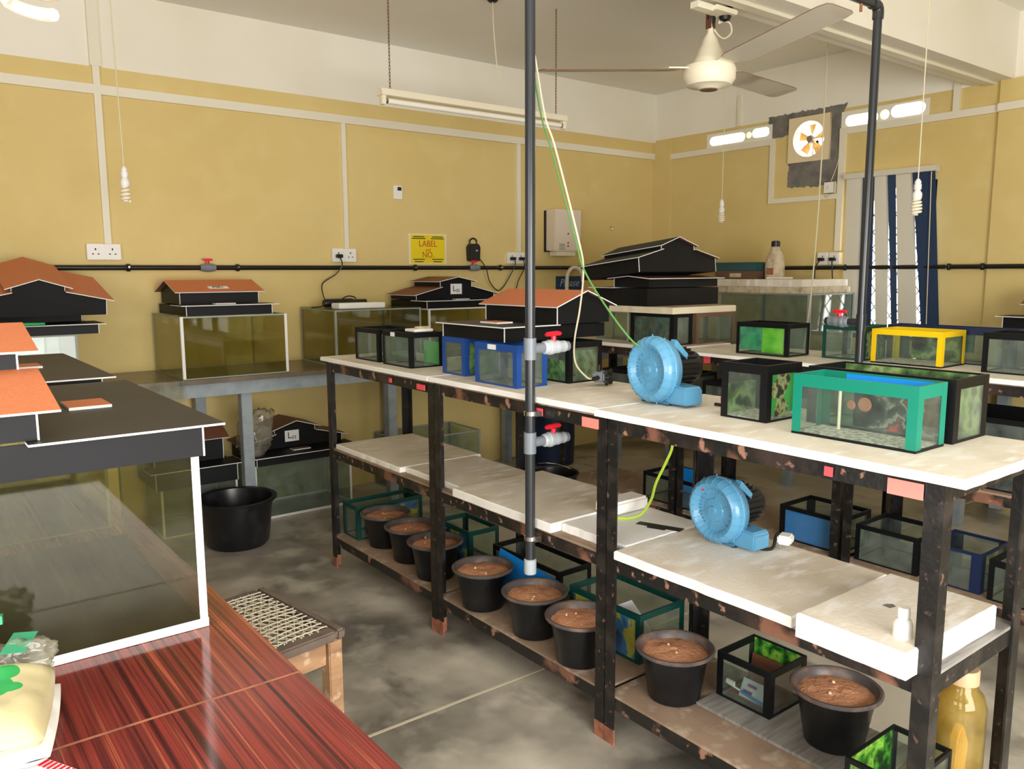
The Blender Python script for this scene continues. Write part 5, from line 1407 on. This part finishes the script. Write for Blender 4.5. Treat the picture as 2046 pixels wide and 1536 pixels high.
for ya, yb, lab in ((2.90, 3.45, 'black lined tank added to block light on the second row middle shelf behind the pole'), (1.95, 2.70, 'black lined tank added to block light on the second row middle shelf behind the upper blower'), (0.98, 1.75, 'black lined tank added to block light on the second row middle shelf below the yellow tank')):
    tank(lab, 3.345, 3.715, ya, yb, 0.604, 0.28, 'tape_black', 'glass_dusty', 0.02, 0.02, group='black lined tanks added to block light on the second row middle shelf', backs=[('-x', 'hood_black'), ('+x', 'hood_black'), ('-y', 'hood_black'), ('+y', 'hood_black')])  # black tanks added here to block light and darken the space behind
tank('bare glass tank on the floor beyond the middle shelf', 2.60, 3.22, 4.53, 4.93, 0.001, 0.36, 'silicone_grey', 'glass_dusty', 0.008, 0.012, 0.008, group=GF)
t = thing('drum', 'dark navy plastic drum standing under the bench', 'drum', (3.95, 4.62, 0))
MB().lathe([(0.15, 0), (0.17, 0.01), (0.175, 0.2), (0.18, 0.21), (0.175, 0.22), (0.175, 0.42), (0.18, 0.43), (0.175, 0.44), (0.17, 0.62), (0.14, 0.66), (0.05, 0.67)], 32).build('body', 'drum_blue', t, smooth=True)
MB().lathe([(0.04, 0.665), (0.04, 0.70), (0.03, 0.705)], 16).build('bung', 'plastic_black', t, smooth=True)
t = thing('basin', 'small black bucket on the floor behind the second row', 'bucket', (3.05, 3.55, 0.0))
MB().lathe([(0.001, 0.0), (0.11, 0.0), (0.12, 0.02), (0.14, 0.26), (0.152, 0.268), (0.15, 0.276), (0.136, 0.272), (0.11, 0.02), (0.001, 0.015)], 36, close=False).build('bowl', 'basin_black', t, smooth=True)
MB().tube([(0.14*math.cos(a), 0.14*math.sin(a), 0.27+0.03*math.sin(a*1)) for a in [i*math.pi/8 for i in range(9)]], 0.003, 6).build('handle', 'chrome', t)

# ------------------------------------------------------------------ bench under the window wall
tank('big grey glass tank under two foam lids on the window bench', 4.76, 5.30, 2.99, 3.72, BZ, 0.405, 'silicone_grey', 'glass_dusty', 0.01, 0.02, 0.008, group=GB)
foam('foam_cover', 'lower speckled foam lid on the big grey tank', 4.74, 5.31, 3.03, 3.75, BZ+0.4055, BZ+0.449, 0, 'foam lids on the grey tank', ('foam_old', 'foam_old'), ragged=0.0018, seed=31)
foam('foam_cover', 'upper clean foam lid on the big grey tank', 4.74, 5.31, 3.05, 3.74, BZ+0.4495, BZ+0.498, R(0.6), 'foam lids on the grey tank', ('foam_old', 'foam_top'), ragged=0.0018, seed=32)
t = thing('flat_box', 'brown flat carton on the foam lids', 'carton', (5.0, 3.66, BZ+0.499))
MB().box(-0.14, 0.14, -0.19, 0.18, 0, 0.055).build('carton', 'brown_box', t, bevel=0.003)
MB().box(-0.1405, -0.14, -0.05, 0.05, 0.012, 0.04).build('side_label', 'foam_old', t)
t = thing('flat_box', 'dark teal flat box stacked on the brown carton', 'box', (5.0, 3.67, BZ+0.5545))
MB().box(-0.13, 0.13, -0.18, 0.18, 0, 0.05).build('base', 'teal_box', t, bevel=0.003)
MB().box(-0.132, 0.132, -0.182, 0.182, 0.05, 0.062).build('lid', 'teal_box', t, bevel=0.003)
t = thing('spray_bottle', 'translucent plastic bottle with a black cap on the foam lids', 'bottle', (4.95, 3.395, BZ+0.499))
MB().lathe([(0.001, 0), (0.062, 0), (0.066, 0.008), (0.066, 0.09), (0.058, 0.15), (0.03, 0.215), (0.026, 0.23)], 24).build('body', 'foam_old', t, smooth=True)
MB().lathe([(0.03, 0.222), (0.03, 0.256), (0.024, 0.262)], 18).build('cap', 'plastic_black', t, smooth=True)
MB().box(-0.0672, -0.05, -0.03, 0.02, 0.03, 0.075).build('label', 'rust_foot', t)
tag(MB().box(4.80, 4.88, 3.20, 3.36, BZ+0.499, BZ+0.513).build('foam_scrap', 'foam_top', bevel=0.003), 'small foam scrap lying in front of the translucent bottle', 'foam scrap')
tank('grey glass tank on the window bench by the right edge', 4.80, 5.30, 1.30, 1.86, BZ, 0.225, 'silicone_grey', 'glass_dusty', 0.008, 0.02, 0.008, group=GB)
hood_m('black hood with a brown roof on the window bench at the right edge', (5.06, 1.57, BZ+0.2265), R(-90), 0.58, 0.46, 0.075, 0.16, 0.075, 0.06, roof='roof_brown', lidm='hood_black', tabp=False, housew=0.46)
for (ya, label) in ((3.29, 'left black cord hanging from the window wall socket'), (3.20, 'right twisted black cord hanging from the window wall socket')):
    k = 1 if ya > 3.25 else -1
    tag(MB().tube([(XB-0.065, ya, 1.53), (XB-0.09, ya+0.02*k, 1.47), (XB-0.08, ya+0.03*k, 1.36), (XB-0.09, ya-0.03+0.07*k, 1.24), (XB-0.07, ya-0.05+0.10*k, 1.08), (XB-0.1, ya-0.06+0.12*k, 0.91)], 0.0045, 6, 6).build('socket_cable', 'plastic_black'), label, 'cord')
